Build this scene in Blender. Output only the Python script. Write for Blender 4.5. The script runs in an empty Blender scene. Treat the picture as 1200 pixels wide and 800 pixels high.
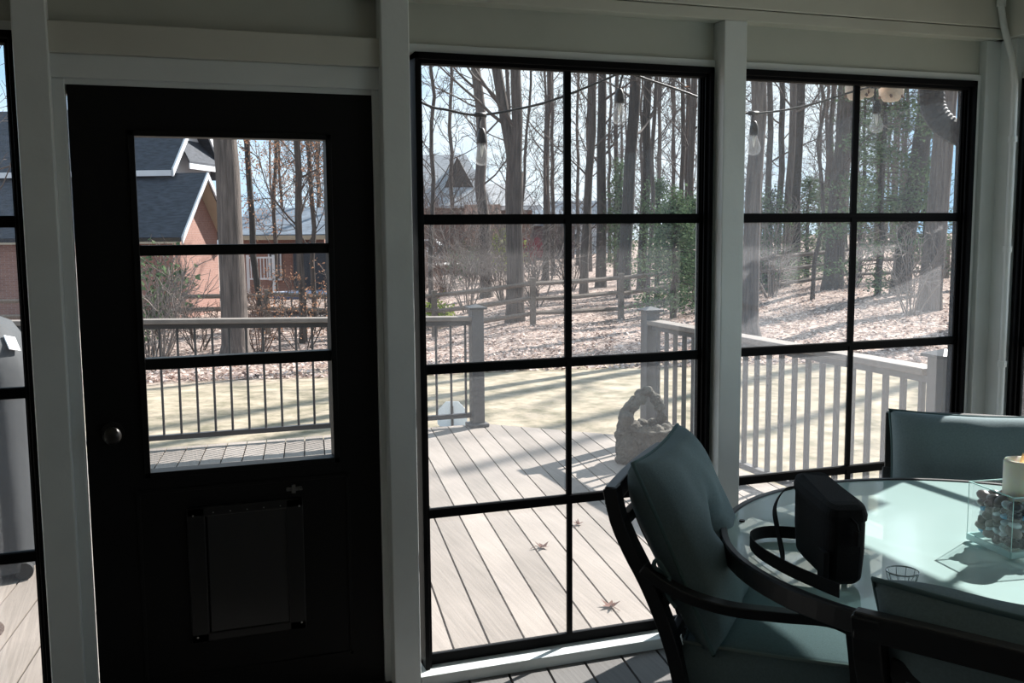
import bpy, bmesh, math, random
from math import sin, cos, pi, radians, sqrt, atan2, exp
from mathutils import Vector as V, Matrix

C = bpy.context.scene.collection
random.seed(11)

# ------------------------------------------------------------------ camera
F_PX = 1178.0
YAW, PITCH, ROLL = .3432, -.1126, -.0079
CAM = V((-.8534, -3.263, 1.60))
_F = V((sin(YAW)*cos(PITCH), cos(YAW)*cos(PITCH), sin(PITCH)))
_R = V((cos(YAW), -sin(YAW), 0)); _U = _R.cross(_F)
_R, _U = _R*cos(ROLL)+_U*sin(ROLL), _U*cos(ROLL)-_R*sin(ROLL)
cd = bpy.data.cameras.new('camera'); cam = bpy.data.objects.new('camera', cd); C.objects.link(cam)
cd.sensor_fit = 'HORIZONTAL'; cd.sensor_width = 36; cd.lens = 36*F_PX/1200
cd.clip_start = .05; cd.clip_end = 500
m = Matrix.Identity(4)
for i in range(3):
    m[i][0], m[i][1], m[i][2], m[i][3] = _R[i], _U[i], -_F[i], CAM[i]
cam.matrix_world = m
bpy.context.scene.camera = cam

def at(u, v, d):                 # a direction seen in the photo, walked out to depth d (metres)
    return CAM + (_F + _R*((u-600)/F_PX) - _U*((v-400)/F_PX))*d

# ------------------------------------------------------------------ mesh builder
class MB:
    def __init__(s): s.v = []; s.f = []
    def add(s, vs, fs):
        b = len(s.v); s.v += [tuple(x) for x in vs]; s.f += [tuple(i+b for i in f) for f in fs]
    def box(s, a, b, rot=None):
        (x0,y0,z0),(x1,y1,z1) = a, b
        vs = [V(p) for p in ((x0,y0,z0),(x1,y0,z0),(x1,y1,z0),(x0,y1,z0),(x0,y0,z1),(x1,y0,z1),(x1,y1,z1),(x0,y1,z1))]
        if rot: vs = [rot @ p for p in vs]
        s.add(vs, [(0,3,2,1),(4,5,6,7),(0,1,5,4),(1,2,6,5),(2,3,7,6),(3,0,4,7)])
    def bar(s, p, q, w, h, up=V((0,0,1))):     # rectangular bar from p to q
        p, q = V(p), V(q); d = (q-p).normalized()
        a = d.cross(up)
        if a.length < 1e-4: a = d.cross(V((0,1,0)))
        a.normalize(); b = a.cross(d).normalized()
        vs = []
        for c in (p, q):
            for i, j in ((-1,-1),(1,-1),(1,1),(-1,1)): vs.append(c+a*(i*w/2)+b*(j*h/2))
        s.add(vs, [(0,1,2,3),(7,6,5,4),(0,4,5,1),(1,5,6,2),(2,6,7,3),(3,7,4,0)])
    def sweep(s, pts, w, h, side):             # rectangular section swept along pts, w along 'side'
        pts = [V(p) for p in pts]; side = V(side).normalized(); rings = []
        for i, p in enumerate(pts):
            t = (pts[min(i+1,len(pts)-1)]-pts[max(i-1,0)]).normalized()
            n = side.cross(t).normalized(); a = t.cross(n).normalized()
            hh = h[i] if isinstance(h, (list,tuple)) else h
            rings.append([p+a*(i1*w/2)+n*(j1*hh/2) for i1, j1 in ((-1,-1),(1,-1),(1,1),(-1,1))])
        b = len(s.v)
        for r in rings: s.v += [tuple(x) for x in r]
        for i in range(len(pts)-1):
            for k in range(4):
                s.f.append((b+i*4+k, b+i*4+(k+1)%4, b+i*4+4+(k+1)%4, b+i*4+4+k))
        s.f.append((b+3,b+2,b+1,b)); e = b+4*(len(pts)-1); s.f.append((e,e+1,e+2,e+3))
    def tube(s, pts, rad, n=8, cap=True):
        pts = [V(p) for p in pts]; L = len(pts)
        if not isinstance(rad, (list,tuple)): rad = [rad]*L
        b = len(s.v); ref = None
        for i, p in enumerate(pts):
            t = pts[min(i+1,L-1)]-pts[max(i-1,0)]
            if t.length < 1e-9: t = V((0,0,1))
            t.normalize()
            if ref is None:
                ref = t.cross(V((.31,.87,.2)))
                if ref.length < .1: ref = t.cross(V((1,0,0)))
            a = (ref - t*ref.dot(t)).normalized(); ref = a; c = t.cross(a)
            for k in range(n):
                g = 2*pi*k/n; s.v.append(tuple(p+(a*cos(g)+c*sin(g))*rad[i]))
        for i in range(L-1):
            for k in range(n):
                s.f.append((b+i*n+k, b+i*n+(k+1)%n, b+i*n+n+(k+1)%n, b+i*n+n+k))
        if cap:
            s.f.append(tuple(b+k for k in range(n-1,-1,-1))); s.f.append(tuple(b+(L-1)*n+k for k in range(n)))
    def lathe(s, prof, c=(0,0,0), n=24):       # prof: [(r,z)...]
        b = len(s.v)
        for r, z in prof:
            for k in range(n):
                g = 2*pi*k/n; s.v.append((c[0]+max(r,1e-4)*cos(g), c[1]+max(r,1e-4)*sin(g), c[2]+z))
        for i in range(len(prof)-1):
            for k in range(n):
                s.f.append((b+i*n+k, b+i*n+(k+1)%n, b+i*n+n+(k+1)%n, b+i*n+n+k))
        s.f.append(tuple(b+k for k in range(n-1,-1,-1))); e = b+(len(prof)-1)*n; s.f.append(tuple(e+k for k in range(n)))
    def ball(s, c, r, n=10, mm=6, rot=None):
        r = V((r,r,r)) if not hasattr(r,'__len__') else V(r); c = V(c)
        b = len(s.v)
        for i in range(mm+1):
            th = pi*i/mm
            for k in range(n):
                g = 2*pi*k/n; q = V((r.x*max(sin(th),.004)*cos(g), r.y*max(sin(th),.004)*sin(g), -r.z*cos(th)))
                if rot: q = rot @ q
                s.v.append(tuple(c+q))
        for i in range(mm):
            for k in range(n): s.f.append((b+i*n+k, b+i*n+(k+1)%n, b+i*n+n+(k+1)%n, b+i*n+n+k))
    def prism(s, poly, off):                   # polygon (3d pts) extruded by off
        n = len(poly); off = V(off); vs = [V(p) for p in poly]+[V(p)+off for p in poly]
        s.add(vs, [tuple(range(n-1,-1,-1)), tuple(range(n,2*n))]+[(i,(i+1)%n,n+(i+1)%n,n+i) for i in range(n)])
    def quad(s, a, b, c, d): s.add([a,b,c,d], [(0,1,2,3)])
    def build(s, name, mat, parent=None, smooth=False, world=False, bevel=0, fix=True):
        vs = s.v
        if world and parent is not None:
            o = V(parent.get('_base', (0,0,0))); vs = [tuple(V(p)-o) for p in vs]
        me = bpy.data.meshes.new(name); me.from_pydata(vs, [], s.f); me.update()
        if fix:
            bm = bmesh.new(); bm.from_mesh(me); bmesh.ops.recalc_face_normals(bm, faces=bm.faces); bm.to_mesh(me); bm.free()
        if mat: me.materials.append(mat)
        if smooth:
            me.polygons.foreach_set('use_smooth', [True]*len(me.polygons))
        o = bpy.data.objects.new(name, me); C.objects.link(o)
        if parent: o.parent = parent
        if bevel:
            md = o.modifiers.new('bevel', 'BEVEL'); md.width = bevel; md.segments = 2; md.limit_method = 'ANGLE'
        return o

def thing(name, label, cat, loc=(0,0,0), rz=0, group=None):
    o = bpy.data.objects.new(name, None); C.objects.link(o); o.location = loc; o.rotation_euler.z = rz
    o.empty_display_size = .1; o['label'] = label; o['category'] = cat; o['_base'] = list(loc)
    if group: o['group'] = group
    return o
def tag(o, label, cat, group=None):
    o['label'] = label; o['category'] = cat
    if group: o['group'] = group
    return o
def struct(o): o['kind'] = 'structure'; return o
def sroot(name):
    o = bpy.data.objects.new(name, None); C.objects.link(o); o['kind'] = 'structure'; return o
def copy_tree(o, parent=None):
    c = o.copy(); C.objects.link(c); c.parent = parent
    for ch in list(o.children): copy_tree(ch, c)
    return c

# ------------------------------------------------------------------ materials
def mat(name, col, rough=.6, metal=0, noise=0, nscale=20, bump=0, bscale=60, spec=.5, stretch=None, col2=None, **kw):
    M = bpy.data.materials.new(name); M.use_nodes = True; nt = M.node_tree; b = nt.nodes['Principled BSDF']
    b.inputs['Base Color'].default_value = (*col, 1); b.inputs['Roughness'].default_value = rough
    b.inputs['Metallic'].default_value = metal; b.inputs['Specular IOR Level'].default_value = spec
    for k, v in kw.items(): b.inputs[k].default_value = v
    tc = nt.nodes.new('ShaderNodeTexCoord'); mp = nt.nodes.new('ShaderNodeMapping')
    nt.links.new(tc.outputs['Object'], mp.inputs['Vector'])
    if stretch: mp.inputs['Scale'].default_value = stretch
    if noise:
        n = nt.nodes.new('ShaderNodeTexNoise'); n.inputs['Scale'].default_value = nscale; n.inputs['Detail'].default_value = 5
        nt.links.new(mp.outputs['Vector'], n.inputs['Vector'])
        r = nt.nodes.new('ShaderNodeValToRGB'); r.color_ramp.elements[0].position = .3; r.color_ramp.elements[1].position = .7
        c2 = col2 or tuple(min(1,c*(1+noise)) for c in col); c1 = col if col2 else tuple(c*(1-noise) for c in col)
        r.color_ramp.elements[0].color = (*c1,1); r.color_ramp.elements[1].color = (*c2,1)
        nt.links.new(n.outputs['Fac'], r.inputs['Fac']); nt.links.new(r.outputs['Color'], b.inputs['Base Color'])
    if bump:
        n2 = nt.nodes.new('ShaderNodeTexNoise'); n2.inputs['Scale'].default_value = bscale; n2.inputs['Detail'].default_value = 4
        nt.links.new(mp.outputs['Vector'], n2.inputs['Vector'])
        bp = nt.nodes.new('ShaderNodeBump'); bp.inputs['Strength'].default_value = bump; bp.inputs['Distance'].default_value = .02
        nt.links.new(n2.outputs['Fac'], bp.inputs['Height']); nt.links.new(bp.outputs['Normal'], b.inputs['Normal'])
    return M

def fresnel(nt, f0, mx, pw=4.0):     # same reflectance from both sides of a thin sheet
    lw = nt.nodes.new('ShaderNodeLayerWeight'); lw.inputs['Blend'].default_value = .5
    p = nt.nodes.new('ShaderNodeMath'); p.operation = 'POWER'; p.inputs[1].default_value = pw; nt.links.new(lw.outputs['Facing'], p.inputs[0])
    a = nt.nodes.new('ShaderNodeMath'); a.operation = 'MULTIPLY_ADD'; a.inputs[1].default_value = mx-f0; a.inputs[2].default_value = f0; nt.links.new(p.outputs[0], a.inputs[0])
    return a
def pane_mat(name, haze, gloss=.06, rough=.03):
    M = bpy.data.materials.new(name); M.use_nodes = True; nt = M.node_tree; nt.nodes.clear()
    out = nt.nodes.new('ShaderNodeOutputMaterial'); tr = nt.nodes.new('ShaderNodeBsdfTransparent')
    tr.inputs['Color'].default_value = (.97,.98,.98,1)
    tl = nt.nodes.new('ShaderNodeBsdfTranslucent'); tl.inputs['Color'].default_value = (.9,.9,.93,1)
    df = nt.nodes.new('ShaderNodeBsdfDiffuse'); df.inputs['Color'].default_value = (.8,.8,.82,1)
    sc = nt.nodes.new('ShaderNodeMixShader'); sc.inputs[0].default_value = .25
    nt.links.new(tl.outputs[0], sc.inputs[1]); nt.links.new(df.outputs[0], sc.inputs[2])
    gl = nt.nodes.new('ShaderNodeBsdfGlossy'); gl.inputs['Roughness'].default_value = rough
    m1 = nt.nodes.new('ShaderNodeMixShader')
    tc = nt.nodes.new('ShaderNodeTexCoord'); n = nt.nodes.new('ShaderNodeTexNoise'); n.inputs['Scale'].default_value = 260; n.inputs['Detail'].default_value = 1
    nt.links.new(tc.outputs['Object'], n.inputs['Vector'])
    mr = nt.nodes.new('ShaderNodeMapRange'); mr.inputs['From Min'].default_value = .3; mr.inputs['From Max'].default_value = .7
    mr.inputs['To Min'].default_value = haze*.35; mr.inputs['To Max'].default_value = haze*1.65
    nt.links.new(n.outputs['Fac'], mr.inputs['Value'])
    nt.links.new(mr.outputs[0], m1.inputs[0]); nt.links.new(tr.outputs[0], m1.inputs[1]); nt.links.new(sc.outputs[0], m1.inputs[2])
    fr = fresnel(nt, .025, .55)
    m2 = nt.nodes.new('ShaderNodeMixShader'); nt.links.new(fr.outputs[0], m2.inputs[0])
    nt.links.new(m1.outputs[0], m2.inputs[1]); nt.links.new(gl.outputs[0], m2.inputs[2])
    nt.links.new(m2.outputs[0], out.inputs[0])
    return M

def leaf_mat(name, c1, c2, trans=.35):
    M = bpy.data.materials.new(name); M.use_nodes = True; nt = M.node_tree; nt.nodes.clear()
    out = nt.nodes.new('ShaderNodeOutputMaterial')
    g = nt.nodes.new('ShaderNodeNewGeometry'); r = nt.nodes.new('ShaderNodeValToRGB')
    r.color_ramp.elements[0].color = (*c1,1); r.color_ramp.elements[1].color = (*c2,1)
    nt.links.new(g.outputs['Random Per Island'], r.inputs['Fac'])
    d = nt.nodes.new('ShaderNodeBsdfDiffuse'); t = nt.nodes.new('ShaderNodeBsdfTranslucent'); mx = nt.nodes.new('ShaderNodeMixShader')
    mx.inputs[0].default_value = trans
    nt.links.new(r.outputs[0], d.inputs[0]); nt.links.new(r.outputs[0], t.inputs[0])
    nt.links.new(d.outputs[0], mx.inputs[1]); nt.links.new(t.outputs[0], mx.inputs[2]); nt.links.new(mx.outputs[0], out.inputs[0])
    return M

def brick_mat(name, c1, c2, mortar):
    M = bpy.data.materials.new(name); M.use_nodes = True; nt = M.node_tree; b = nt.nodes['Principled BSDF']; b.inputs['Roughness'].default_value = .85
    tc = nt.nodes.new('ShaderNodeTexCoord'); sx = nt.nodes.new('ShaderNodeSeparateXYZ'); nt.links.new(tc.outputs['Object'], sx.inputs[0])
    ad = nt.nodes.new('ShaderNodeMath'); nt.links.new(sx.outputs[0], ad.inputs[0]); nt.links.new(sx.outputs[1], ad.inputs[1])
    cb = nt.nodes.new('ShaderNodeCombineXYZ'); nt.links.new(ad.outputs[0], cb.inputs[0]); nt.links.new(sx.outputs[2], cb.inputs[1])
    br = nt.nodes.new('ShaderNodeTexBrick'); br.inputs['Scale'].default_value = 4.2
    br.inputs['Color1'].default_value = (*c1,1); br.inputs['Color2'].default_value = (*c2,1); br.inputs['Mortar'].default_value = (*mortar,1)
    br.inputs['Mortar Size'].default_value = .012
    nt.links.new(cb.outputs[0], br.inputs['Vector']); nt.links.new(br.outputs['Color'], b.inputs['Base Color'])
    return M

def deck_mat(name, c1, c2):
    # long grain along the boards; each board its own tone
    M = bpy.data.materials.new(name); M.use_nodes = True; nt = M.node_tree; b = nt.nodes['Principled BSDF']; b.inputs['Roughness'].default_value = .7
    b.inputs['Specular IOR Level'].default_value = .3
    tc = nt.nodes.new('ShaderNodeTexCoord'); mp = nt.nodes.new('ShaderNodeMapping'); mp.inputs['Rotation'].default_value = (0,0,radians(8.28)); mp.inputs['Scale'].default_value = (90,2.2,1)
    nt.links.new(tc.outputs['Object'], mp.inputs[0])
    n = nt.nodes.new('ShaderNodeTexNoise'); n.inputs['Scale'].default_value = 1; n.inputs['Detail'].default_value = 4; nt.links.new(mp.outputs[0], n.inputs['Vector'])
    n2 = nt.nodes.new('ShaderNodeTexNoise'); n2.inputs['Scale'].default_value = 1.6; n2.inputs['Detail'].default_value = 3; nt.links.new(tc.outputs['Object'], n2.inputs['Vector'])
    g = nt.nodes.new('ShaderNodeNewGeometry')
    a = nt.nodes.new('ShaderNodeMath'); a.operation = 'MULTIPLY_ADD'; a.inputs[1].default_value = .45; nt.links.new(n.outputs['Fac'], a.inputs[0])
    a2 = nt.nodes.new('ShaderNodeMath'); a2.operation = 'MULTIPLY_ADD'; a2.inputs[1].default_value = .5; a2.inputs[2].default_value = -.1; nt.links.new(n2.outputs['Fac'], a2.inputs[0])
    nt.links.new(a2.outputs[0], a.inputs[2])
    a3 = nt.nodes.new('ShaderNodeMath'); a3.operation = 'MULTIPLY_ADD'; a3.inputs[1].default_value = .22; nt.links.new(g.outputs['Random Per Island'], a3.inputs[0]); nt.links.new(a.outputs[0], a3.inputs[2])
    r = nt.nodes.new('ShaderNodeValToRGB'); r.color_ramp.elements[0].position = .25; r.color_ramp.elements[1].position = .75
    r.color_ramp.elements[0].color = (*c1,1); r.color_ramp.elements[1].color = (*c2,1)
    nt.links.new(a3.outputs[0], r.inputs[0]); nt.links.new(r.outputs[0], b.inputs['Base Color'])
    w = nt.nodes.new('ShaderNodeBump'); w.inputs['Strength'].default_value = .25; w.inputs['Distance'].default_value = .004
    nt.links.new(n.outputs['Fac'], w.inputs['Height']); nt.links.new(w.outputs[0], b.inputs['Normal'])
    return M

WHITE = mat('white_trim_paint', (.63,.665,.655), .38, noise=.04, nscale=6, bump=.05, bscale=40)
WHITE_B = mat('white_beam_bounce_tint', (.52,.52,.46), .45, noise=.06, nscale=3, bump=.06, bscale=25)  # white upper trim with the olive floor bounce put into its colour
PANEL = mat('white_wall_bounce_tint', (.45,.465,.41), .55, noise=.05, nscale=4)  # recessed white panels, olive bounced light tinted into the base colour
BLACKF = mat('black_window_frame', (.003,.003,.0035), .55, spec=.08)
DOORB = mat('black_door_paint', (.005,.005,.005), .5, spec=.18, bump=.03, bscale=15)
METALD = mat('dark_patio_metal', (.010,.010,.012), .42, metal=.0, spec=.5)
RAILD = mat('dark_rail_metal', (.035,.033,.034), .45, spec=.5, noise=.1, nscale=5)
POSTC = mat('composite_rail_post', (.085,.080,.080), .55, noise=.12, nscale=6)
CAPR = mat('composite_rail_cap', (.18,.148,.125), .6, noise=.15, nscale=12, stretch=(1,1,1))
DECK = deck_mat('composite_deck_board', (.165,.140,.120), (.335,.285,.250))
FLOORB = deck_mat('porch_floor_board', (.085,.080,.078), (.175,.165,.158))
FABRIC = mat('sage_teal_fabric', (.155,.212,.228), .85, noise=.08, nscale=180, bump=.12, bscale=420, spec=.2)
FABRIC_D = mat('fabric_piping', (.10,.16,.165), .85, spec=.2)
STONE = mat('weathered_stone', (.070,.062,.049), .95, noise=.35, nscale=18, bump=.8, bscale=55)
BARK = mat('grey_brown_bark', (.040,.031,.027), .95, noise=.4, nscale=5, bump=1.0, bscale=14, stretch=(5,5,.35), col2=(.125,.098,.084))
BARK_D = mat('dark_bark', (.024,.020,.018), .95, noise=.4, nscale=5, bump=1.0, bscale=14, stretch=(5,5,.35), col2=(.075,.060,.052))
BARK_P = mat('pale_bark', (.062,.050,.044), .95, noise=.35, nscale=5, bump=1.0, bscale=14, stretch=(5,5,.35), col2=(.165,.132,.115))
TWIG = mat('twig_bark', (.085,.065,.056), .9)
TWIG_P = mat('pale_twig_bark', (.20,.165,.145), .9)
TWIG_R = mat('reddish_twig_bark', (.13,.08,.062), .9)
FENCE = mat('weathered_fence_wood', (.16,.125,.10), .9, noise=.3, nscale=8, stretch=(4,4,4))
LEAF_O = leaf_mat('orange_leaves', (.32,.14,.075), (.56,.33,.21), .45)
LEAF_G = leaf_mat('evergreen_leaves', (.045,.075,.042), (.17,.235,.125), .4)
LEAF_Y = leaf_mat('yellow_green_leaves', (.20,.27,.04), (.45,.5,.10), .4)
LEAF_L = leaf_mat('litter_leaves', (.14,.09,.075), (.78,.62,.55), .15)
LEAF_D = leaf_mat('deck_leaf', (.13,.075,.06), (.24,.15,.13), .2)
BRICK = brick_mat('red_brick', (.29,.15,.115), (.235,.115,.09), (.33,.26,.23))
BRICK_P = brick_mat('sunlit_brick', (.40,.25,.195), (.35,.205,.155), (.37,.32,.28))  # paler brick: the sunlight on that wall is put into the colour
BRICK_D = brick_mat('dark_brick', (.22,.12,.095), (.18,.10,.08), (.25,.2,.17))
ROOF_D = mat('dark_slate_shingle', (.045,.05,.062), .9, noise=.35, nscale=4, stretch=(1,1,5))
ROOF_G = mat('pale_grey_shingle', (.30,.30,.31), .9, noise=.3, nscale=4, stretch=(1,1,5))
ROOF_B = mat('blue_grey_shingle', (.12,.145,.18), .9, noise=.3, nscale=4, stretch=(1,1,5))
SIDING = mat('white_siding', (.56,.57,.59), .7, noise=.05, nscale=3)
SOFFIT = mat('tan_soffit', (.36,.30,.22), .8, noise=.05, nscale=3)
GLASSD = mat('dark_house_glass', (.05,.065,.08), .1, noise=.2, nscale=2)
PANE0 = pane_mat('clear_door_glass', .006)
PANE1 = pane_mat('window_vinyl', .055)
PANE2 = pane_mat('dusty_window_vinyl', .13)
RUBBERB = mat('black_cord_rubber', (.012,.012,.013), .5)

# ------------------------------------------------------------------ terrain
def lerp_tab(t, x):
    if x <= t[0][0]: return t[0][1]
    for (a, b), (c, d) in zip(t, t[1:]):
        if x <= c: return b+(d-b)*(x-a)/(c-a)
    return t[-1][1]
KS = [(-60,.06),(-30,.085),(-7,.085),(4,.07),(15,.065),(20,.038),(27,.028),(38,-.014),(60,-.02),(100,0)]
def terr(x, y):
    dx, dy = x-CAM.x, y-CAM.y; d = sqrt(dx*dx+dy*dy); az = math.degrees(atan2(dx, dy))
    k = lerp_tab(KS, az) if abs(az) < 110 else 0
    t = min(max(d-12,0),12); z = -.3 - k*t
    if k < 0: z += .008*min(max(d-24,0),40)
    return z + .05*sin(x*.7+1)*sin(y*.6)*min(1,max(0,(d-10)/8))
def on_ground(u, d):
    p = at(u, 300, d); return V((p.x, p.y, terr(p.x, p.y)))

g = MB(); NA = 150; rad = [3.6]
while rad[-1] < 170: rad.append(rad[-1]*1.035+.05)
vals = []
for r in rad:
    for i in range(NA+1):
        a = radians(-75+i*190/NA); x, y = CAM.x+r*sin(a), CAM.y+r*cos(a)
        z = terr(x, y)
        g.v.append((x, y, z))
        e = 14.1 + .9*sin(x*.55)+.5*sin(x*1.7+y*.9) - (.8 if x < 2 else 0)
        vals.append(min(1,max(0,(r-e)/1.6)))
for j in range(len(rad)-1):
    for i in range(NA):
        b = j*(NA+1)+i
        x = (g.v[b][0]+g.v[b+NA+2][0])/2; y = (g.v[b][1]+g.v[b+NA+2][1])/2
        if x < 2.3 and y < .5: continue
        g.f.append((b, b+1, b+NA+2, b+NA+1))
GM = bpy.data.materials.new('lawn_and_leaf_litter'); GM.use_nodes = True; nt = GM.node_tree; bs = nt.nodes['Principled BSDF']; bs.inputs['Roughness'].default_value = 1; bs.inputs['Specular IOR Level'].default_value = .1
tc = nt.nodes.new('ShaderNodeTexCoord'); at_n = nt.nodes.new('ShaderNodeAttribute'); at_n.attribute_name = 'litter'
n1 = nt.nodes.new('ShaderNodeTexNoise'); n1.inputs['Scale'].default_value = 3.2; n1.inputs['Detail'].default_value = 8; n1.inputs['Roughness'].default_value = .7
r1 = nt.nodes.new('ShaderNodeValToRGB'); r1.color_ramp.elements[0].position = .32; r1.color_ramp.elements[1].position = .66
r1.color_ramp.elements[0].color = (.130,.120,.078,1); r1.color_ramp.elements[1].color = (.41,.335,.255,1)
vo = nt.nodes.new('ShaderNodeTexVoronoi'); vo.inputs['Scale'].default_value = 14
r2 = nt.nodes.new('ShaderNodeValToRGB'); r2.color_ramp.elements[0].color = (.11,.075,.062,1); r2.color_ramp.elements[1].color = (.46,.36,.31,1)
r2.color_ramp.elements[0].position = .2; r2.color_ramp.elements[1].position = .85
sx = nt.nodes.new('ShaderNodeSeparateColor')
mxg = nt.nodes.new('ShaderNodeMix'); mxg.data_type = 'RGBA'
nt.links.new(tc.outputs['Object'], n1.inputs['Vector']); nt.links.new(n1.outputs['Fac'], r1.inputs[0])
nt.links.new(tc.outputs['Object'], vo.inputs['Vector']); nt.links.new(vo.outputs['Color'], sx.inputs[0]); nt.links.new(sx.outputs[0], r2.inputs[0])
nt.links.new(at_n.outputs['Fac'], mxg.inputs['Factor']); nt.links.new(r1.outputs[0], mxg.inputs['A']); nt.links.new(r2.outputs[0], mxg.inputs['B'])
nt.links.new(mxg.outputs['Result'], bs.inputs['Base Color'])
ground = struct(g.build('ground', GM, smooth=True, fix=False))
la = ground.data.attributes.new('litter', 'FLOAT', 'POINT'); la.data.foreach_set('value', vals)

# leaf litter: nobody could count it
rl = random.Random(5); lt = MB()
for _ in range(34000):
    u = rl.uniform(-20, 1220); d = 13.6+ (rl.random()**1.5)*22
    p = at(u, 300, d); x, y = p.x, p.y; z = terr(x, y)+.015
    s = rl.uniform(.018,.045); a = rl.uniform(0, 2*pi); t = rl.uniform(-.9,.9)
    e1 = V((cos(a),sin(a),rl.uniform(-.4,.4)))*s; e2 = V((-sin(a),cos(a),t))*s*.6; c = V((x,y,z+abs(t)*s*.5))
    lt.quad(c-e1, c-e2, c+e1, c+e2)
o = lt.build('leaf_litter', LEAF_L, fix=False); o['kind'] = 'stuff'; tag(o, 'pale brown fallen leaves covering the wooded slope beyond the lawn', 'leaves')

# ------------------------------------------------------------------ boards
DV = V((.144,.9896,0)); PV = V((.9896,-.144,0))
def clip(poly, n, c):            # keep n.p <= c
    out = []
    for i, p in enumerate(poly):
        q = poly[(i+1)%len(poly)]; a = n.dot(p)-c; b = n.dot(q)-c
        if a <= 0: out.append(p)
        if a*b < 0: out.append(p+(q-p)*(a/(a-b)))
    return out
def boards(name, poly, ztop, th, m_):
    mb = MB(); poly = [V((x,y,0)) for x,y in poly]
    os_ = [PV.dot(p) for p in poly]; k0 = int((min(os_)-.269)/.1425)-2; k1 = int((max(os_)-.269)/.1425)+2
    for k in range(k0, k1):
        lo = .269+.1425*k+.0045; hi = lo+.1335
        q = clip(clip(poly, PV, hi), -PV, -lo)
        if len(q) < 3: continue
        mb.prism([p+V((0,0,ztop-th)) for p in q], (0,0,th))
    return struct(mb.build(name, m_))
DECKPOLY = [(-6,.10),(2.76,.10),(2.74,3.42),(1.66,4.50),(-6,4.50)]
boards('deck', DECKPOLY, 0, .025, DECK)
fb = MB(); fb.prism([V((x,y,-.30)) for x,y in DECKPOLY], (0,0,.27)); struct(fb.build('deck_skirt', mat('deck_skirt_board', (.05,.04,.034), .8, noise=.2)))
ROOM = [(-2.5,-5.5),(2.40,-5.5),(2.40,.02),(-2.5,.02)]
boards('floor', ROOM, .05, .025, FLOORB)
fb = MB(); fb.box((-2.55,-5.6,-.29),(2.5,.06,.015)); struct(fb.build('trim_1', mat('subfloor_dark', (.02,.018,.016), .9, noise=.2)))

# ------------------------------------------------------------------ room shell
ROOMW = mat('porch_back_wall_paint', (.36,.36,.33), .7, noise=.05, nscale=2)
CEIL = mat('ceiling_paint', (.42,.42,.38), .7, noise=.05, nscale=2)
def sbox(name, a, b, m_, bevel=.003): mb = MB(); mb.box(a, b); return struct(mb.build(name, m_, bevel=bevel))
sbox('ceiling', (-2.65,-5.65,2.52), (2.74,.50,2.60), CEIL, 0)
sbox('wall_back', (-2.6,-5.62,0), (2.5,-5.5,2.52), ROOMW, 0)
sbox('wall_left', (-2.62,-5.5,0), (-2.5,.06,2.52), ROOMW, 0)
FZ0, FZ1 = .09, 2.165
# header panels recessed above the windows and the door
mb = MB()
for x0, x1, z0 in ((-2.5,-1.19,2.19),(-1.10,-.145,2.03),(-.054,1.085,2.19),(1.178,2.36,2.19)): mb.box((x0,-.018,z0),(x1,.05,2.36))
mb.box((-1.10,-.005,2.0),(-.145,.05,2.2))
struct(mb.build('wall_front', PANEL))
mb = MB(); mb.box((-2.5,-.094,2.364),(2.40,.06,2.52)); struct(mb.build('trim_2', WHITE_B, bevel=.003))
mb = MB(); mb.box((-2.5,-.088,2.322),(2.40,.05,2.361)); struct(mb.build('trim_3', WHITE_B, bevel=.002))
n = 4
for x0, x1 in ((-1.190,-1.100),(-.146,-.055),(1.086,1.178)):          # posts between the openings
    sbox('trim_%d' % n, (x0,-.09,.05), (x1,.06,2.322), WHITE, .004); n += 1
sbox('trim_%d' % n, (2.30,-.055,.05), (2.43,.07,2.322), WHITE, .004); n += 1    # corner
sbox('trim_%d' % n, (2.37,-.135,.05), (2.47,-.02,2.322), WHITE, .004); n += 1
for x0, x1 in ((-2.5,-1.19),(-.055,1.086),(1.178,2.36)):              # strip above window, jambs, sill
    mb = MB()
    mb.box((x0,-.030,2.163),(x1,.05,2.192)); struct(mb.build('trim_%d' % n, WHITE, bevel=.002)); n += 1
    sbox('trim_%d' % n, (x0,-.09,.05), (x1,.06,.090), WHITE, .003); n += 1
mb = MB(); mb.box((1.060,-.028,.09),(1.088,.05,2.165)); mb.box((1.176,-.028,.09),(1.20,.05,2.165)); mb.box((2.268,-.030,.09),(2.31,.05,2.165))
struct(mb.build('trim_%d' % n, WHITE, bevel=.002)); n += 1
# door surround: header board and casing
mb = MB(); mb.box((-1.102,-.062,2.108),(-.144,.0,2.196)); struct(mb.build('trim_%d' % n, WHITE_B, bevel=.003)); n += 1
mb = MB(); mb.box((-1.102,-.044,2.040),(-.144,.02,2.108)); mb.box((-1.102,-.034,.05),(-1.066,.03,2.040)); mb.box((-.166,-.034,.05),(-.144,.03,2.040)); mb.box((-1.07,-.028,2.024),(-.15,.03,2.046))
struct(mb.build('trim_%d' % n, WHITE, bevel=.003)); n += 1
sbox('trim_%d' % n, (-1.10,-.06,.05), (-.145,.10,.068), mat('dark_threshold', (.03,.028,.025), .6, noise=.1), .003); n += 1

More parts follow.
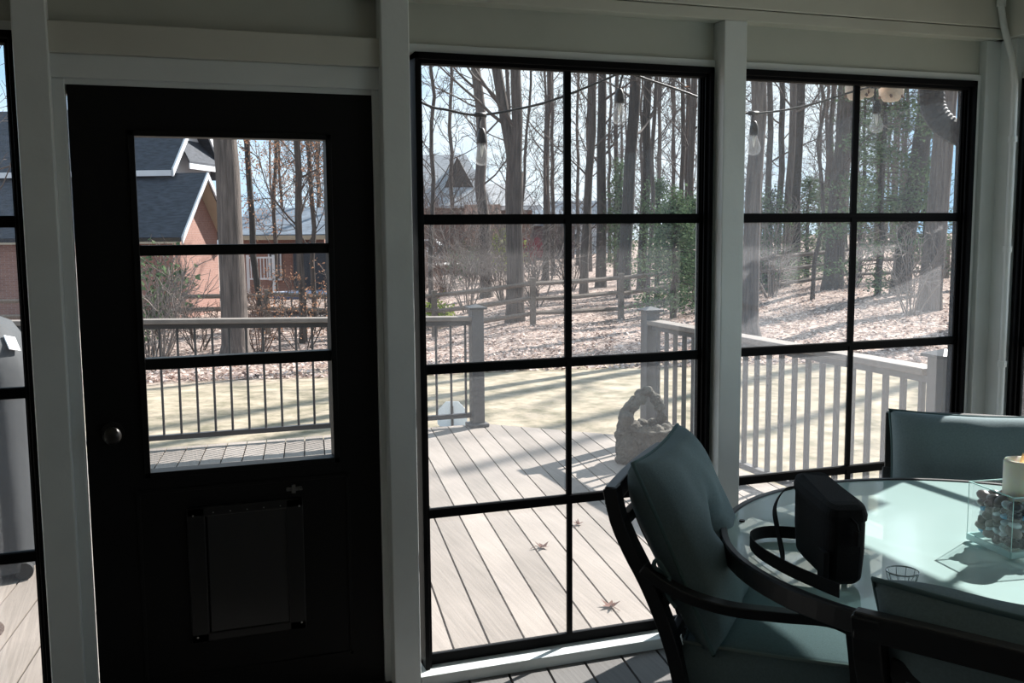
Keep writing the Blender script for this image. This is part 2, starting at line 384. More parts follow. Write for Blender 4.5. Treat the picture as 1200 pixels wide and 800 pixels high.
# ------------------------------------------------------------------ windows
BARZ = (1.629, 1.126, .629); GZ0, GZ1 = .138, 2.123
def window(idx, s0, s1, T, pane, bars=True):
    """outer frame s0..s1 along the wall, T maps (s, depth outwards, z) to world; four stacked sliding sashes"""
    r = sroot('window_%d' % idx)
    def bx(mb, a, b):
        (x0,y0,z0),(x1,y1,z1) = a, b
        vs = [T(*p) for p in ((x0,y0,z0),(x1,y0,z0),(x1,y1,z0),(x0,y1,z0),(x0,y0,z1),(x1,y0,z1),(x1,y1,z1),(x0,y1,z1))]
        mb.add(vs, [(0,3,2,1),(4,5,6,7),(0,1,5,4),(1,2,6,5),(2,3,7,6),(3,0,4,7)])
    f = MB(); w = .026
    bx(f,(s0,-.045,FZ0),(s0+w*.6,.045,FZ1)); bx(f,(s1-w*.6,-.045,FZ0),(s1,.045,FZ1))
    bx(f,(s0,-.045,FZ1-.022),(s1,.045,FZ1)); bx(f,(s0,-.010,FZ0),(s1,.045,FZ0+.022))
    for d in (-.028,-.008,.012): 
        for a, b in ((s0+.012,s0+.026),(s1-.026,s1-.012)): bx(f,(a,d,FZ0),(b,d+.007,FZ1))
        bx(f,(s0,d,FZ1-.034),(s1,d+.007,FZ1-.018)); bx(f,(s0,max(d,-.010),FZ0+.018),(s1,d+.007,FZ0+.034)) if d > -.02 else None
    f.build('window_frame', BLACKF, r, bevel=.0015)
    g0, g1 = s0+.027, s1-.027; mid = (g0+g1)/2
    zs = (GZ1+.02,)+BARZ+(GZ0-.02,)
    for k in range(4):
        zt, zb = zs[k], zs[k+1]; dy = (.012,.004,-.004,-.012)[k]*.6
        s = MB(); tb = .017
        bx(s,(g0-.012,dy-.007,zb-tb),(g1+.012,dy+.007,zb+tb if k < 3 else zb+.012)); 
        bx(s,(g0-.012,dy-.007,zt-(.012 if k == 0 else 0)),(g1+.012,dy+.007,zt+(.01 if k == 0 else tb-.002)))
        bx(s,(g0-.012,dy-.006,zb),(g0+.005,dy+.006,zt)); bx(s,(g1-.005,dy-.006,zb),(g1+.012,dy+.006,zt))
        mw = .0125 if k < 2 else .0095
        bx(s,(mid-mw,dy-.006,zb),(mid+mw,dy+.006,zt))
        so = s.build('sash', BLACKF, r)
        p = MB(); p.add([T(g0,dy+.002,zb), T(g1,dy+.002,zb), T(g1,dy+.002,zt), T(g0,dy+.002,zt)], [(0,1,2,3)])
        p.build('pane', pane, so)
    return r
TF = lambda s, d, z: V((s, d, z))
TR = lambda s, d, z: V((2.43+d, -s, z))
window(1, -2.29, -1.191, TF, PANE1)
window(2, -.027, 1.075, TF, PANE1)
window(3, 1.190, 2.272, TF, PANE2)
window(4, .150, 1.25, TR, PANE1)
window(5, 1.37, 2.47, TR, PANE1)
window(6, 2.59, 3.69, TR, PANE1)
# right wall posts, header, sill
for s0, s1 in ((1.262,1.358),(2.482,2.578),(3.70,5.5)):
    mb = MB(); mb.box((2.34,-s1,.05),(2.47,-s0,2.322)); struct(mb.build('trim_%d' % n, WHITE, bevel=.003)); n += 1
mb = MB(); mb.box((2.34,-5.5,2.322),(2.48,-.03,2.52)); struct(mb.build('trim_%d' % n, WHITE_B, bevel=.003)); n += 1
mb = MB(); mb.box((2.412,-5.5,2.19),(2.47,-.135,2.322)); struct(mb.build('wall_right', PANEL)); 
mb = MB(); mb.box((2.400,-3.72,2.163),(2.47,-.135,2.192)); mb.box((2.402,-.152,.09),(2.47,-.130,2.165)); struct(mb.build('trim_%d' % n, WHITE, bevel=.002)); n += 1
mb = MB(); mb.box((2.34,-5.5,.05),(2.49,-.09,.09)); struct(mb.build('trim_%d' % n, WHITE, bevel=.003)); n += 1
# eaves with gutter outside; unseen front corner lengthened to shade the right window
GUT = mat('dark_gutter_metal', (.006,.007,.010), .6, spec=.3)
mb = MB(); mb.box((-2.7,.48,2.45),(3.17,.555,2.57)); mb.box((2.72,-5.6,2.47),(2.80,.12,2.57)); mb.box((3.09,.10,2.45),(3.17,.555,2.57)); mb.box((2.72,.10,2.53),(3.17,.555,2.57)); struct(mb.build('gutter_and_shade_return', GUT))
mb = MB(); mb.box((-2.6,.0,2.50),(2.48,.06,2.53)); mb.box((2.43,-5.5,2.50),(2.49,.06,2.53)); struct(mb.build('trim_%d' % n, WHITE)); n += 1

# ------------------------------------------------------------------ door
dr = sroot('door_1')
X0, X1, GX0, GX1, DZ0, DZ1, GB, GT = -1.062, -.153, -.884, -.318, .07, 2.034, .858, 1.880
mb = MB()
for a, b in (((X0,DZ0),(GX0-.014,DZ1)), ((GX1+.014,DZ0),(X1,DZ1)), ((GX0-.014,DZ0),(GX1+.014,GB-.014)), ((GX0-.014,GT+.014),(GX1+.014,DZ1))):
    mb.box((a[0],-.020,a[1]),(b[0],.022,b[1]))
mb.build('door_slab', DOORB, dr)
mb = MB()
for a, b in (((GX0-.018,GB-.018),(GX0,GT+.018)),((GX1,GB-.018),(GX1+.018,GT+.018)),((GX0-.018,GB-.018),(GX1+.018,GB)),((GX0-.018,GT),(GX1+.018,GT+.018))):
    mb.box((a[0],-.030,a[1]),(b[0],.03,b[1]))
mb.build('glazing_frame', DOORB, dr, bevel=.002)
for z0, z1 in ((1.524,1.556),(1.176,1.211)):
    mb = MB(); mb.box((GX0,-.024,z0),(GX1,.02,z1)); mb.build('glazing_bar', DOORB, dr, bevel=.002)
mb = MB(); mb.quad((GX0,-.004,GB),(GX1,-.004,GB),(GX1,-.004,GT),(GX0,-.004,GT)); mb.build('pane', PANE0, dr)
mb = MB()       # raised moulding round the lower panel
for a, b in (((-.93,.18),(-.918,.80)),((-.282,.18),(-.270,.80)),((-.93,.18),(-.27,.192)),((-.93,.79),(-.27,.802))): mb.box((a[0],-.025,a[1]),(b[0],-.018,b[1]))
mb.build('panel_moulding', DOORB, dr, bevel=.002)
KN = mat('dark_bronze_knob', (.03,.027,.025), .35, metal=.6)
kn = MB(); kn.ball((-.987,-.072,.99), (.027,.020,.027), 16, 10); kn.tube([(-.987,-.020,.99),(-.987,-.06,.99)], .011, 10)
ko = kn.build('door_knob', KN, dr, smooth=True)
mb = MB(); mb.tube([(-.987,-.020,.99),(-.987,-.028,.99)], .033, 18); mb.build('rosette', KN, ko)
STEEL = mat('worn_steel', (.5,.5,.48), .35, metal=.9)
STEEL_D = mat('dull_steel', (.16,.16,.155), .4, metal=.7)
mb = MB(); mb.box((-.475,-.027,.759),(-.425,-.020,.771)); mb.box((-.458,-.030,.752),(-.446,-.020,.779)); mb.tube([(-.435,-.032,.765),(-.425,-.032,.765)], .005, 8)
mb.build('latch', STEEL_D, dr)
PETB = mat('black_pet_door_plastic', (.010,.010,.010), .35, spec=.4)
mb = MB(); px0, px1, pz0, pz1 = -.785, -.425, .295, .735
for a, b in (((px0,pz0),(px0+.055,pz1)),((px1-.055,pz0),(px1,pz1)),((px0,pz0),(px1,pz0+.03)),((px0,pz1-.03),(px1,pz1))): mb.box((a[0],-.0345,a[1]),(b[0],-.019,b[1]))
pf = mb.build('pet_door_frame', PETB, dr, bevel=.004)
mb = MB(); mb.box((-.725,-.029,.318),(-.478,-.021,.712)); mb.build('pet_door_flap', mat('smoked_flap', (.022,.022,.022), .3), pf, bevel=.002)
for x, z in ((-.766,.711),(-.437,.710),(-.767,.314),(-.441,.318)):
    mb = MB(); mb.tube([(x,-.034,z),(x,-.036,z)], .0032, 10); mb.build('screw', STEEL, pf)
for k in range(5):
    mb = MB(); x = -.705+k*.052; mb.tube([(x,-.034,.716),(x,-.0355,.716)], .0018, 8); mb.build('screw', STEEL, pf)

# conduit in the right corner
t = thing('electrical_conduit', 'thin white painted conduit bending down the right corner post', 'pipe', (2.35,-.15,.06))
pth = [(2.30,-.115,2.52),(2.30,-.115,2.44),(2.318,-.118,2.36),(2.345,-.138,2.24),(2.356,-.146,2.14),(2.357,-.147,2.02),(2.357,-.147,.06)]
sm = []
for a, b in zip(pth, pth[1:]):
    for k in range(4): sm.append(V(a).lerp(V(b), k/4))
sm.append(V(pth[-1])); mb = MB(); mb.tube(sm, .013, 10); mb.build('pipe', WHITE, t, smooth=True, world=True)
for z in (2.45,1.93,1.50,1.04,.6):
    x, y = (2.30,-.115) if z > 2.4 else (2.357,-.147)
    mb = MB(); mb.tube([(x,y,z-.012),(x,y,z+.012)], .0175, 12); mb.build('coupling', WHITE, t, world=True)

# ------------------------------------------------------------------ deck railings
def railing(label, p, q, zp, zq, nb, posts, br, post_w, group):
    t = thing('deck_railing', label, 'railing', (p[0],p[1],0), 0, group)
    p, q = V((*p,0)), V((*q,0)); d = (q-p).normalized(); up = V((0,0,1)); zr = zq; MR = RAILD if br < .012 else POSTC
    mb = MB(); mb.bar(p+up*(zp-.017), q+up*(zq-.017), .125, .034); mb.build('rail_cap', CAPR, t, world=True, bevel=.005)
    mb = MB(); mb.bar(p+up*(zp-.055), q+up*(zq-.055), .045, .034); mb.build('top_rail', MR, t, world=True)
    mb = MB(); mb.bar(p+up*.09, q+up*.09, .045, .036); mb.build('bottom_rail', MR, t, world=True)
    for i in range(nb):
        f_ = (i+.5)/nb; c = p+(q-p)*f_; zt = zp+(zq-zp)*f_-.05; mb = MB()
        if br < .012: mb.tube([c+up*.09, c+up*zt], br, 8)
        else: mb.bar(c+up*.09, c+up*zt, br*2, br*2, up=d)
        mb.build('baluster', MR, t, world=True)
    for c in posts:
        zr = (zp if (V((*c,0))-p).length < (V((*c,0))-q).length else zq); c = V((*c,0)); h = post_w/2; mb = MB(); mb.box(c+V((-h,-h,0)), c+V((h,h,zr+.06)))
        po = mb.build('post', POSTC, t, world=True, bevel=.004)
        mb = MB(); k = h+.022; mb.box(c+V((-k,-k,zr+.06)), c+V((k,k,zr+.075)))
        mb.add([c+V((-k,-k,zr+.075)),c+V((k,-k,zr+.075)),c+V((k,k,zr+.075)),c+V((-k,k,zr+.075)),c+V((0,0,zr+.10))],[(0,1,4),(1,2,4),(2,3,4),(3,0,4)])
        mb.build('post_cap', RAILD, po, world=True).location = (0,0,0)
        mb = MB(); k = h+.03; mb.box(c+V((-k,-k,.0)), c+V((k,k,.03))); mb.build('post_skirt', POSTC, po, world=True, bevel=.008)
    return t
def fix_sub(t):   # sub-parts were built about the thing's base as well, nothing to move
    pass
# sub-parts of world-built things inherit the base of their thing
_old_build = MB.build
def _build(s, name, mat_, parent=None, smooth=False, world=False, bevel=0, fix=True):
    if world and parent is not None and '_base' not in parent.keys() and parent.parent is not None:
        parent['_base'] = list(parent.parent.get('_base', (0,0,0)))
    return _old_build(s, name, mat_, parent, smooth, world, bevel, fix)
MB.build = _build
railing('dark metal deck railing with thin round balusters seen through the door and middle window', (-3.2,4.44), (1.56,4.44), 1.03, .895, 39, [(1.585,4.415)], .0095, .10, None)
railing('deck railing with square balusters and pale cap seen through the right window', (2.622,3.34), (2.638,.54), .915, .92, 22, [(2.62,3.40),(2.64,.47)], .0121, .105, None)

# ------------------------------------------------------------------ tree makers
def limb(mb, p, d, L, r0, r1, nseg, wob, sides, rg, up=.0):
    pts = [V(p)]; d = V(d).normalized(); st = L/nseg
    for i in range(nseg):
        d = (d+V((rg.gauss(0,wob), rg.gauss(0,wob), rg.gauss(0,wob)+up))).normalized(); pts.append(pts[-1]+d*st)
    mb.tube(pts, [r0+(r1-r0)*i/nseg for i in range(nseg+1)], sides, cap=False)
    return pts
def along(pts, f):
    x = f*(len(pts)-1); i = min(int(x), len(pts)-2); return pts[i].lerp(pts[i+1], x-i), (pts[i+1]-pts[i]).normalized()
def rdir(rg, axis, spread):
    axis = axis.normalized(); a = axis.orthogonal().normalized(); b = axis.cross(a); g = rg.uniform(0,2*pi)
    return (axis*cos(spread)+(a*cos(g)+b*sin(g))*sin(spread)).normalized()
def crown(mb, pts, rg, n1, h0, L1, r1, n2=4, n3=3, tips=None):
    for i in range(n1):
        f = h0+(1-h0)*(i+rg.random())/n1; p, ax = along(pts, min(f,.99))
        k = 1-.55*f; L = L1*k*rg.uniform(.6,1.15); rr = r1*k*rg.uniform(.6,1.1)
        b = limb(mb, p, rdir(rg, ax, rg.uniform(.6,1.25)), L, rr, rr*.3, 6, .13, 4, rg, .05)
        for j in range(n2):
            q, ax2 = along(b, rg.uniform(.25,.98)); L2 = L*rg.uniform(.25,.5)
            c = limb(mb, q, rdir(rg, ax2, rg.uniform(.5,1.0)), L2, max(rr*.4,.011), .007, 4, .16, 3, rg, .03)
            if tips is not None: tips.append(c[-1]); tips.append(c[2])
            for l in range(n3):
                s_, ax3 = along(c, rg.uniform(.2,1)); e = limb(mb, s_, rdir(rg, ax3, rg.uniform(.4,1.0)), L2*rg.uniform(.3,.6), .009, .006, 2, .15, 3, rg)
                if tips is not None: tips.append(e[-1])
def leaves(mb, pts, rg, n, sz, spread):
    for _ in range(n):
        c = rg.choice(pts)+V((rg.gauss(0,spread),rg.gauss(0,spread),rg.gauss(0,spread*.8))); s = sz*rg.uniform(.6,1.3)
        e1 = V((rg.gauss(0,1),rg.gauss(0,1),rg.gauss(0,1))).normalized(); e2 = e1.orthogonal().normalized()
        mb.quad(c-e1*s, c-e2*s*.6, c+e1*s, c+e2*s*.6)
def trunk_pts(H, lean, rg, wob, nseg=12):
    pts = [V((0,0,-.15))]
    for i in range(1, nseg+1):
        h = H*i/nseg; pts.append(V((lean[0]*h+rg.gauss(0,wob)*h**.5*.3, lean[1]*h+rg.gauss(0,wob)*h**.5*.3, h)))
    return pts
def bare_tree(label, u, d, w, utop=None, H=15, n1=18, h0=.16, L1=3.4, bark=BARK, twig=TWIG, fork=None, seed=0, group=None, leafc=None, name='bare_tree', flare=1.35, n2=5, n3=4, wob=.055, loc=None):
    rg = random.Random(seed*77+13)
    p = loc or on_ground(u, d); r = w*d/F_PX/2
    lean = (0,0)
    if utop is not None:
        q = at(utop, 90, d); b = at(u, 330, d); dz = q.z-b.z; rt = V((_R.x,_R.y,0))
        k = (q-b).dot(rt)/dz; lean = (rt.x*k, rt.y*k)
    t = thing(name, label, 'tree', p, 0, group)
    pts = trunk_pts(H, lean, rg, wob)
    n = len(pts); rad_ = [r*(flare if i == 0 else 1.0 if i == 1 else 1-.55*(i/n)**1.2) for i in range(n)]
    pts.insert(1, pts[0].lerp(pts[1], .35)); rad_.insert(1, r*1.08)
    tr = MB(); br = MB(); tips = [] if leafc else None
    if fork:
        fh, d1, d2 = fork; keep = [i for i, q in enumerate(pts) if q.z < fh]
        base = [pts[i] for i in keep]; tr.tube(base, [rad_[i] for i in keep], 12, cap=False)
        rt = V((_R.x,_R.y,0))
        for s_ in (d1, d2):
            br = MB(); st = limb(tr, base[-1]-V((0,0,.1)), V((rt.x*s_, rt.y*s_, 1)), H-fh, rad_[keep[-1]]*.78, .05, 8, .05, 9, rg, .03)
            crown(br, st, rg, n1*2//3, .05, L1, r*.2, n2, n3, tips); br.build('branches', twig, t, smooth=True, fix=False)
    else:
        tr.tube(pts, rad_, 12, cap=False); crown(br, pts, rg, n1, h0, L1, r*.34, n2, n3, tips)
    tr.build('trunk', bark, t, smooth=True, fix=False)
    if not fork: br.build('branches', twig, t, smooth=True, fix=False)
    if leafc:
        lm = MB(); leaves(lm, tips, rg, leafc[1], leafc[2], leafc[3]); lm.build('leaves', leafc[0], t, fix=False)
    return t
def shrub(label, u, d, h, spread, stems=9, seed=0, twig=TWIG, group=None, leafc=None, name='bare_shrub', r=.016):
    rg = random.Random(seed*31+5); p = on_ground(u, d); t = thing(name, label, 'shrub', p, 0, group); mb = MB(); tips = []
    for i in range(stems):
        a = rg.uniform(0,2*pi); k = rg.uniform(.1,spread)
        st = limb(mb, V((cos(a)*.12,sin(a)*.12,-.05)), V((cos(a)*k,sin(a)*k,1)), h*rg.uniform(.6,1.05), r, .005, 7, .12, 4, rg, .04)
        for j in range(7):
            q, ax = along(st, rg.uniform(.2,.97)); c = limb(mb, q, rdir(rg, ax, rg.uniform(.4,.9)), h*rg.uniform(.15,.35), .010, .006, 4, .15, 3, rg, .02); tips.append(c[-1]); tips.append(c[2])
            for l in range(3):
                s_, ax3 = along(c, rg.uniform(.2,1)); e = limb(mb, s_, rdir(rg, ax3, .7), h*rg.uniform(.08,.18), .007, .005, 2, .15, 3, rg); tips.append(e[-1])
    mb.build('stems', twig, t, smooth=True, fix=False)
    if leafc:
        lm = MB(); leaves(lm, tips, rg, leafc[1], leafc[2], leafc[3]); lm.build('leaves', leafc[0], t, fix=False)
    return t
def evergreen(label, u, d, H, R, n, seed=0, leafm=LEAF_G, lo=.05, sz=.048, group=None, w=.09):
    rg = random.Random(seed*19+3); p = on_ground(u, d); t = thing('evergreen_tree', label, 'tree', p, 0, group)
    tr = MB(); pts = trunk_pts(H, (0,0), rg, .08); tr.tube(pts, [w*(1-.8*i/len(pts)) for i in range(len(pts))], 8, cap=False)
    cl = []
    for i in range(70):
        f = rg.uniform(lo,1); z = f*H; rr = R*(1-f)**.6*(.6+.4*rg.random()); a = rg.uniform(0,2*pi)
        e = V((cos(a)*rr, sin(a)*rr, z-.12*rr)); limb(tr, V((0,0,z)), e-V((0,0,z))+V((0,0,.01)), max(rr,.1), .018, .005, 4, .06, 3, rg)
        for k in range(5): cl.append(V((0,0,z)).lerp(e, .35+.16*k))
    tr.build('trunk', BARK_D, t, smooth=True, fix=False)
    lm = MB(); leaves(lm, cl, rg, int(n*2.6), sz, .15); lm.build('leaves', leafm, t, fix=False)
    return t

# ---- main trees, left to right in the photo
bare_tree('thick grey tree trunk straight behind the deck railing seen through the door', 272, 18.7, 31, 270, H=14, n1=14, h0=.45, L1=3, bark=BARK_P, seed=1, flare=1.6)
bare_tree('thin dark leaning tree just right of the thick trunk in the door window', 304, 27, 8, 289, H=12, n1=12, h0=.5, L1=2.5, bark=BARK_D, seed=2)
bare_tree('slim straight tree holding brown leaves in the right part of the door window', 352, 24, 9, 349, H=12, n1=22, h0=.22, L1=3.0, seed=3, leafc=(LEAF_O,4600,.034,.12))
bare_tree('thinner brown-leaved tree at the right edge of the door window', 367, 28, 6, 363, H=11, n1=18, h0=.22, L1=2.8, seed=4, leafc=(LEAF_O,3600,.034,.14))
bare_tree('small bare tree with dense branches at the left edge of the middle window', 503, 31, 6, 508, H=10, n1=26, h0=.2, L1=2.6, seed=5, twig=TWIG, n2=5)
bare_tree('straight grey trunk behind the first hanging bulb in the middle window', 570, 36, 14, 562, H=16, n1=16, h0=.3, L1=3.4, bark=BARK_P, seed=6)
bare_tree('tall forked tree right of the first bulb in the middle window', 603, 25.3, 20, 604, H=15, n1=16, h0=.25, fork=(4.0,-.11,.10), seed=7, bark=BARK)
bare_tree('slim straight tree left of the centre bar in the middle window', 639, 44, 8, 642, H=16, n1=20, h0=.25, seed=8)
bare_tree('very thin sapling tree beside the slim tree left of the centre bar', 607, 50, 4, 622, H=14, n1=20, h0=.25, seed=9)
bare_tree('left trunk of the leaning pair right of the centre bar in the middle window', 684, 33, 10, 692, H=16, n1=14, h0=.3, seed=10)
bare_tree('right darker trunk of the pair right of the centre bar in the middle window', 704, 38, 12, 704, H=16, n1=14, h0=.3, bark=BARK_D, seed=11)
bare_tree('thick trunk just right of the second bulb in the middle window', 731, 32, 15, 741, H=17, n1=14, h0=.35, seed=12, bark=BARK_D)
bare_tree('second thick dark trunk right of the second bulb in the middle window', 752, 34, 11, 757, H=17, n1=14, h0=.35, seed=13, bark=BARK_D)
bare_tree('thin pole-like trunk rising behind the deck post in the middle window', 760, 26, 5.5, 764, H=12, n1=14, h0=.4, seed=14, leafc=(LEAF_O,120,.06,.15))
bare_tree('slim trunk at the right edge of the middle window', 797, 38, 6, 798, H=15, n1=16, h0=.3, seed=15)
bare_tree('paler trunk at the very right edge of the middle window', 808, 36, 9, 808, H=16, n1=14, h0=.3, bark=BARK_P, seed=16)
bare_tree('broad pale trunk with flared root at the left edge of the right window', 880, 16.2, 20, 882, H=15, n1=12, h0=.35, bark=BARK_P, seed=17, flare=2.0)
bare_tree('thin trunk between the broad pale trunk and the paired trunks in the right window', 897, 34, 8, 896, H=15, n1=14, h0=.3, seed=18)
bare_tree('dark slim trunk left of the paired trunks in the right window', 911, 36, 8, 911, H=15, n1=14, h0=.3, bark=BARK_D, seed=19)
bare_tree('left lighter trunk of the close pair in the right window', 921, 30, 9, 922, H=16, n1=12, h0=.35, bark=BARK_P, seed=20)
bare_tree('right dark trunk of the close pair in the right window', 931, 31, 12, 932, H=16, n1=12, h0=.35, bark=BARK_D, seed=21)
bare_tree('crooked thin tree in the middle of the left pane of the right window', 953, 24, 5, 962, H=11, n1=14, h0=.3, wob=.35, seed=22)
bare_tree('slender trunk left of the thick trunk by the centre bar of the right window', 968, 37, 7, 969, H=15, n1=14, h0=.3, seed=23)
bare_tree('thick reddish brown trunk left of the centre bar of the right window', 976, 27, 22, 984, H=16, n1=10, h0=.4, seed=24, bark=BARK)
bare_tree('big dark trunk leaning right near the downspout in the right window', 1056, 25, 21, 1079, H=17, n1=10, h0=.4, seed=25, bark=BARK_D)
bare_tree('big grey trunk at the right edge of the right window', 1090, 21, 25, 1100, H=16, n1=10, h0=.4, seed=26, bark=BARK_P)
bare_tree('tree with bare branches against the sky at the top of the left window', -22, 26, 8, -4, H=13, n1=24, h0=.3, L1=4, seed=27)
bare_tree('thin trunk with branches seen between the neighbour house and the door frame', 322, 40, 5, 326, H=13, n1=22, h0=.2, seed=28, leafc=(LEAF_O,2400,.042,.16))
# trees off to the right whose shadows cross the lawn
k = 40
for x, y, r_ in ((18,13.2,.2),(20,18,.25),(24,16,.22),(17.5,11.2,.16),(22.5,19.3,.22)):
    bare_tree('tall bare tree standing in the side yard beyond the right edge of the photo', 0, 1, r_*2*F_PX, H=14, n1=10, h0=.4, seed=k, group='trees of the side yard', loc=V((x,y,terr(x,y))), n2=3, n3=2); k += 1
# ---- the far wood: bare trees nothing tells apart
protos = []
rg = random.Random(99)
for i in range(5):
    protos.append(bare_tree('thin bare tree of the far wood, one among many alike', 640+i*37, 58+i*3, 4.2, None, H=15, n1=30, h0=.10, L1=3.4, seed=60+i, group='bare trees of the far wood', bark=BARK if i % 2 else BARK_P))
for i in range(44):
    o = copy_tree(protos[i % 5]); u = 500+630*rg.random()**.62 if i < 36 else rg.uniform(300, 400); d = rg.uniform(42, 88) if i < 36 else rg.uniform(56, 88)
    o.location = on_ground(u, d); o.rotation_euler.z = rg.uniform(0, 6.28); s_ = rg.uniform(.8,1.2); o.scale = (s_,s_,s_)
# ---- shrubs
specs = [('dense tangled shrub filling the lower left of the middle window, reddish stems',522,40,4.4,.6,30,TWIG_R),
 ('pale thin-stemmed shrub left of the first bulb in the middle window',548,30,3.6,.55,18,TWIG_P),
 ('reddish bush in front of the brick house at the left edge of the middle window',499,46,4.7,.6,26,TWIG_R),
 ('bare shrub between the straight grey trunk and the forked tree',590,34,3.4,.6,18,TWIG_P),
 ('bare bush with thin pale branches right of the forked tree',628,29,2.8,.7,17,TWIG_P),
 ('bare shrub just right of the centre bar in the middle window',668,36,3.2,.6,18,TWIG),
 ('low brown twiggy shrub by the thick trunk in the door window',300,22,1.6,.7,10,TWIG_R),
 ('tangled vines and twigs at the left edge of the door window',180,20,2.2,.7,16,TWIG_P),
 ('bare shrub beside the brick wall in the door window',228,23,1.5,.8,9,TWIG),
 ('pale bare brush among the trunks left in the right window',905,26,3.0,.6,11,TWIG_P),
 ('pale bare brush under the thick trunk in the right window',1000,28,2.8,.7,11,TWIG_P),
 ('bare twiggy bush by the big dark trunk in the right window',1070,20,2.0,.7,10,TWIG_P),
 ('small brown bush on the grass strip left of the grey trunk',507,36,1.0,.8,9,TWIG_R)]
for i, (l, u, d, h, sp, st, tw) in enumerate(specs): shrub(l, u, d, h, sp, st, seed=i+1, twig=tw)
shrub('leafy vine shrub at the left edge of the door window', 170, 22, 2.4, .5, 9, seed=30, leafc=(LEAF_G,500,.07,.12), name='leafy_shrub')
shrub('brown-leaved low branch before the neighbour porch in the door window', 352, 22, 1.9, .8, 6, seed=31, leafc=(LEAF_O,800,.03,.10), name='leafy_shrub')
shrub('yellow green bush right of the grey trunk in the middle window', 583, 46, 2.2, .6, 9, seed=32, leafc=(LEAF_Y,700,.10,.16), name='leafy_shrub')
shrub('dark green bush left of the grey trunk beside the waste bins', 553, 48, 1.8, .6, 9, seed=33, leafc=(LEAF_G,700,.10,.16), name='leafy_shrub')
shrub('yellow green shrub low at the left edge of the middle window', 505, 27, .8, .9, 9, seed=34, leafc=(LEAF_Y,420,.06,.12), name='leafy_shrub')
shrub('green leafy shrub behind the covered grill in the left window', 8, 11.5, .95, .9, 12, seed=35, leafc=(LEAF_G,900,.05,.10), name='leafy_shrub')
# ---- evergreens
evergreen('large feathery evergreen in the right pane of the right window', 1030, 24, 8.5, 2.0, 5200, 1)
evergreen('evergreen behind the large one at the centre bar of the right window', 1008, 31, 6.5, 1.8, 2600, 2)
evergreen('evergreen sapling by the deck post at the right of the middle window', 790, 24, 2.9, 1.2, 2200, 3)
evergreen('evergreen sapling behind the thick trunks in the middle window', 770, 31, 3.6, 1.3, 1900, 4)
evergreen('slim evergreen left of the thick trunk below the second bulb', 726, 38, 4.6, 1.0, 1500, 5)
evergreen('low evergreen at the right edge of the middle window', 815, 29, 2.9, 1.4, 1700, 6)
evergreen('low dark evergreen at the left of the right window', 902, 30, 3.0, 1.5, 2000, 7)
evergreen('low dark evergreen behind the paired trunks of the right window', 946, 33, 3.2, 1.7, 2000, 8)
evergreen('small evergreen beside the big grey trunk at the right edge', 1082, 31, 4.5, 1.5, 1700, 9)

# ------------------------------------------------------------------ split rail fence
t = thing('split_rail_fence', 'weathered three-rail split rail fence crossing the wooded slope', 'fence', on_ground(624, 24))
fp = []
for u, d in ((-60,27),(60,26.8),(180,26.6),(311,26),(420,25.2),(508,24.4),(624,24),(728,25),(815,26),(905,27.5),(1002,29),(1110,31)):
    fp.append(on_ground(u, d))
for p in fp:
    mb = MB(); mb.bar(p-V((0,0,.2)), p+V((0,0,1.15)), .13, .11, up=V((0,1,0))); mb.build('post', FENCE, t, world=True, bevel=.01)
rf = random.Random(4)
for a, b in zip(fp, fp[1:]):
    for h in (.28,.66,1.02):
        mb = MB(); e1 = a+V((0,0,h+rf.uniform(-.03,.03))); e2 = b+V((0,0,h+rf.uniform(-.03,.03)))
        mb.tube([e1, e1.lerp(e2,.5)+V((0,0,rf.uniform(-.03,.01))), e2], [.052,.062,.05], 6); mb.build('rail', FENCE, t, world=True)

# ------------------------------------------------------------------ neighbour house on the left
bx_, by_ = at(203, 300, 31).xy
E1 = V((.89,-.456,0)); N1 = V((-.456,-.89,0))            # E1: gable faces this way, N1: long front faces this way
B1 = V((bx_, by_, 0))
GZ = -1.6
h = thing('neighbour_house', 'red brick house with dark gabled roofs seen through the door and left window', 'house', (bx_,by_,GZ))
P = lambda e, n_, z: B1+E1*e+N1*n_+V((0,0,z))
def wallq(name, m_, pts, th=None):
    mb = MB(); mb.prism(pts, th or (0,0,.01)); return mb.build(name, m_, h, world=True)
EZ = 1.62; W = 3.3; RZ = EZ+1.68
# near wing: block with gable end
mb = MB()
mb.prism([P(0,0,GZ),P(0,-W,GZ),P(0,-W,EZ),P(0,-W/2,RZ-.1),P(0,0,EZ)], -E1*12); mb.build('brick_wing', BRICK, h, world=True)
def roof(name, e0, e1, n0, n1, ez, rz, m_, ov=.35, th=.14):
    nm = (n0+n1)/2; sl = (rz-ez)/abs(n1-n0)*2; mb = MB()
    for s_ in (n0, n1):
        sg = 1 if s_ > nm else -1; lo = s_+sg*ov; lz = ez-ov*sl
        mb.prism([P(e0-.0,lo,lz),P(e1,lo,lz),P(e1,nm,rz),P(e0,nm,rz)], (0,0,th))
    return mb.build(name, m_, h, world=True)
roof('roof', -12, .45, 0, -W, EZ, RZ, ROOF_D)
mb = MB()
for a, b, za, zb in ((.35,-W/2,EZ-.36,RZ),(-W-.35,-W/2,EZ-.36,RZ)): mb.prism([P(.46,a,za-.06),P(.46,b,zb-.06),P(.46,b,zb+.15),P(.46,a,za+.15)], E1*.05)
mb.build('gable_trim', SIDING, h, world=True)
mb = MB(); mb.prism([P(.42,-W-.33,EZ-.36),P(.42,-W/2,RZ-.02),P(0,-W/2,RZ-.02),P(0,-W-.33,EZ-.36)], (0,0,-.03)); mb.build('soffit', SOFFIT, h, world=True)
mb = MB(); mb.box((0,0,0),(0,0,0)) if False else None
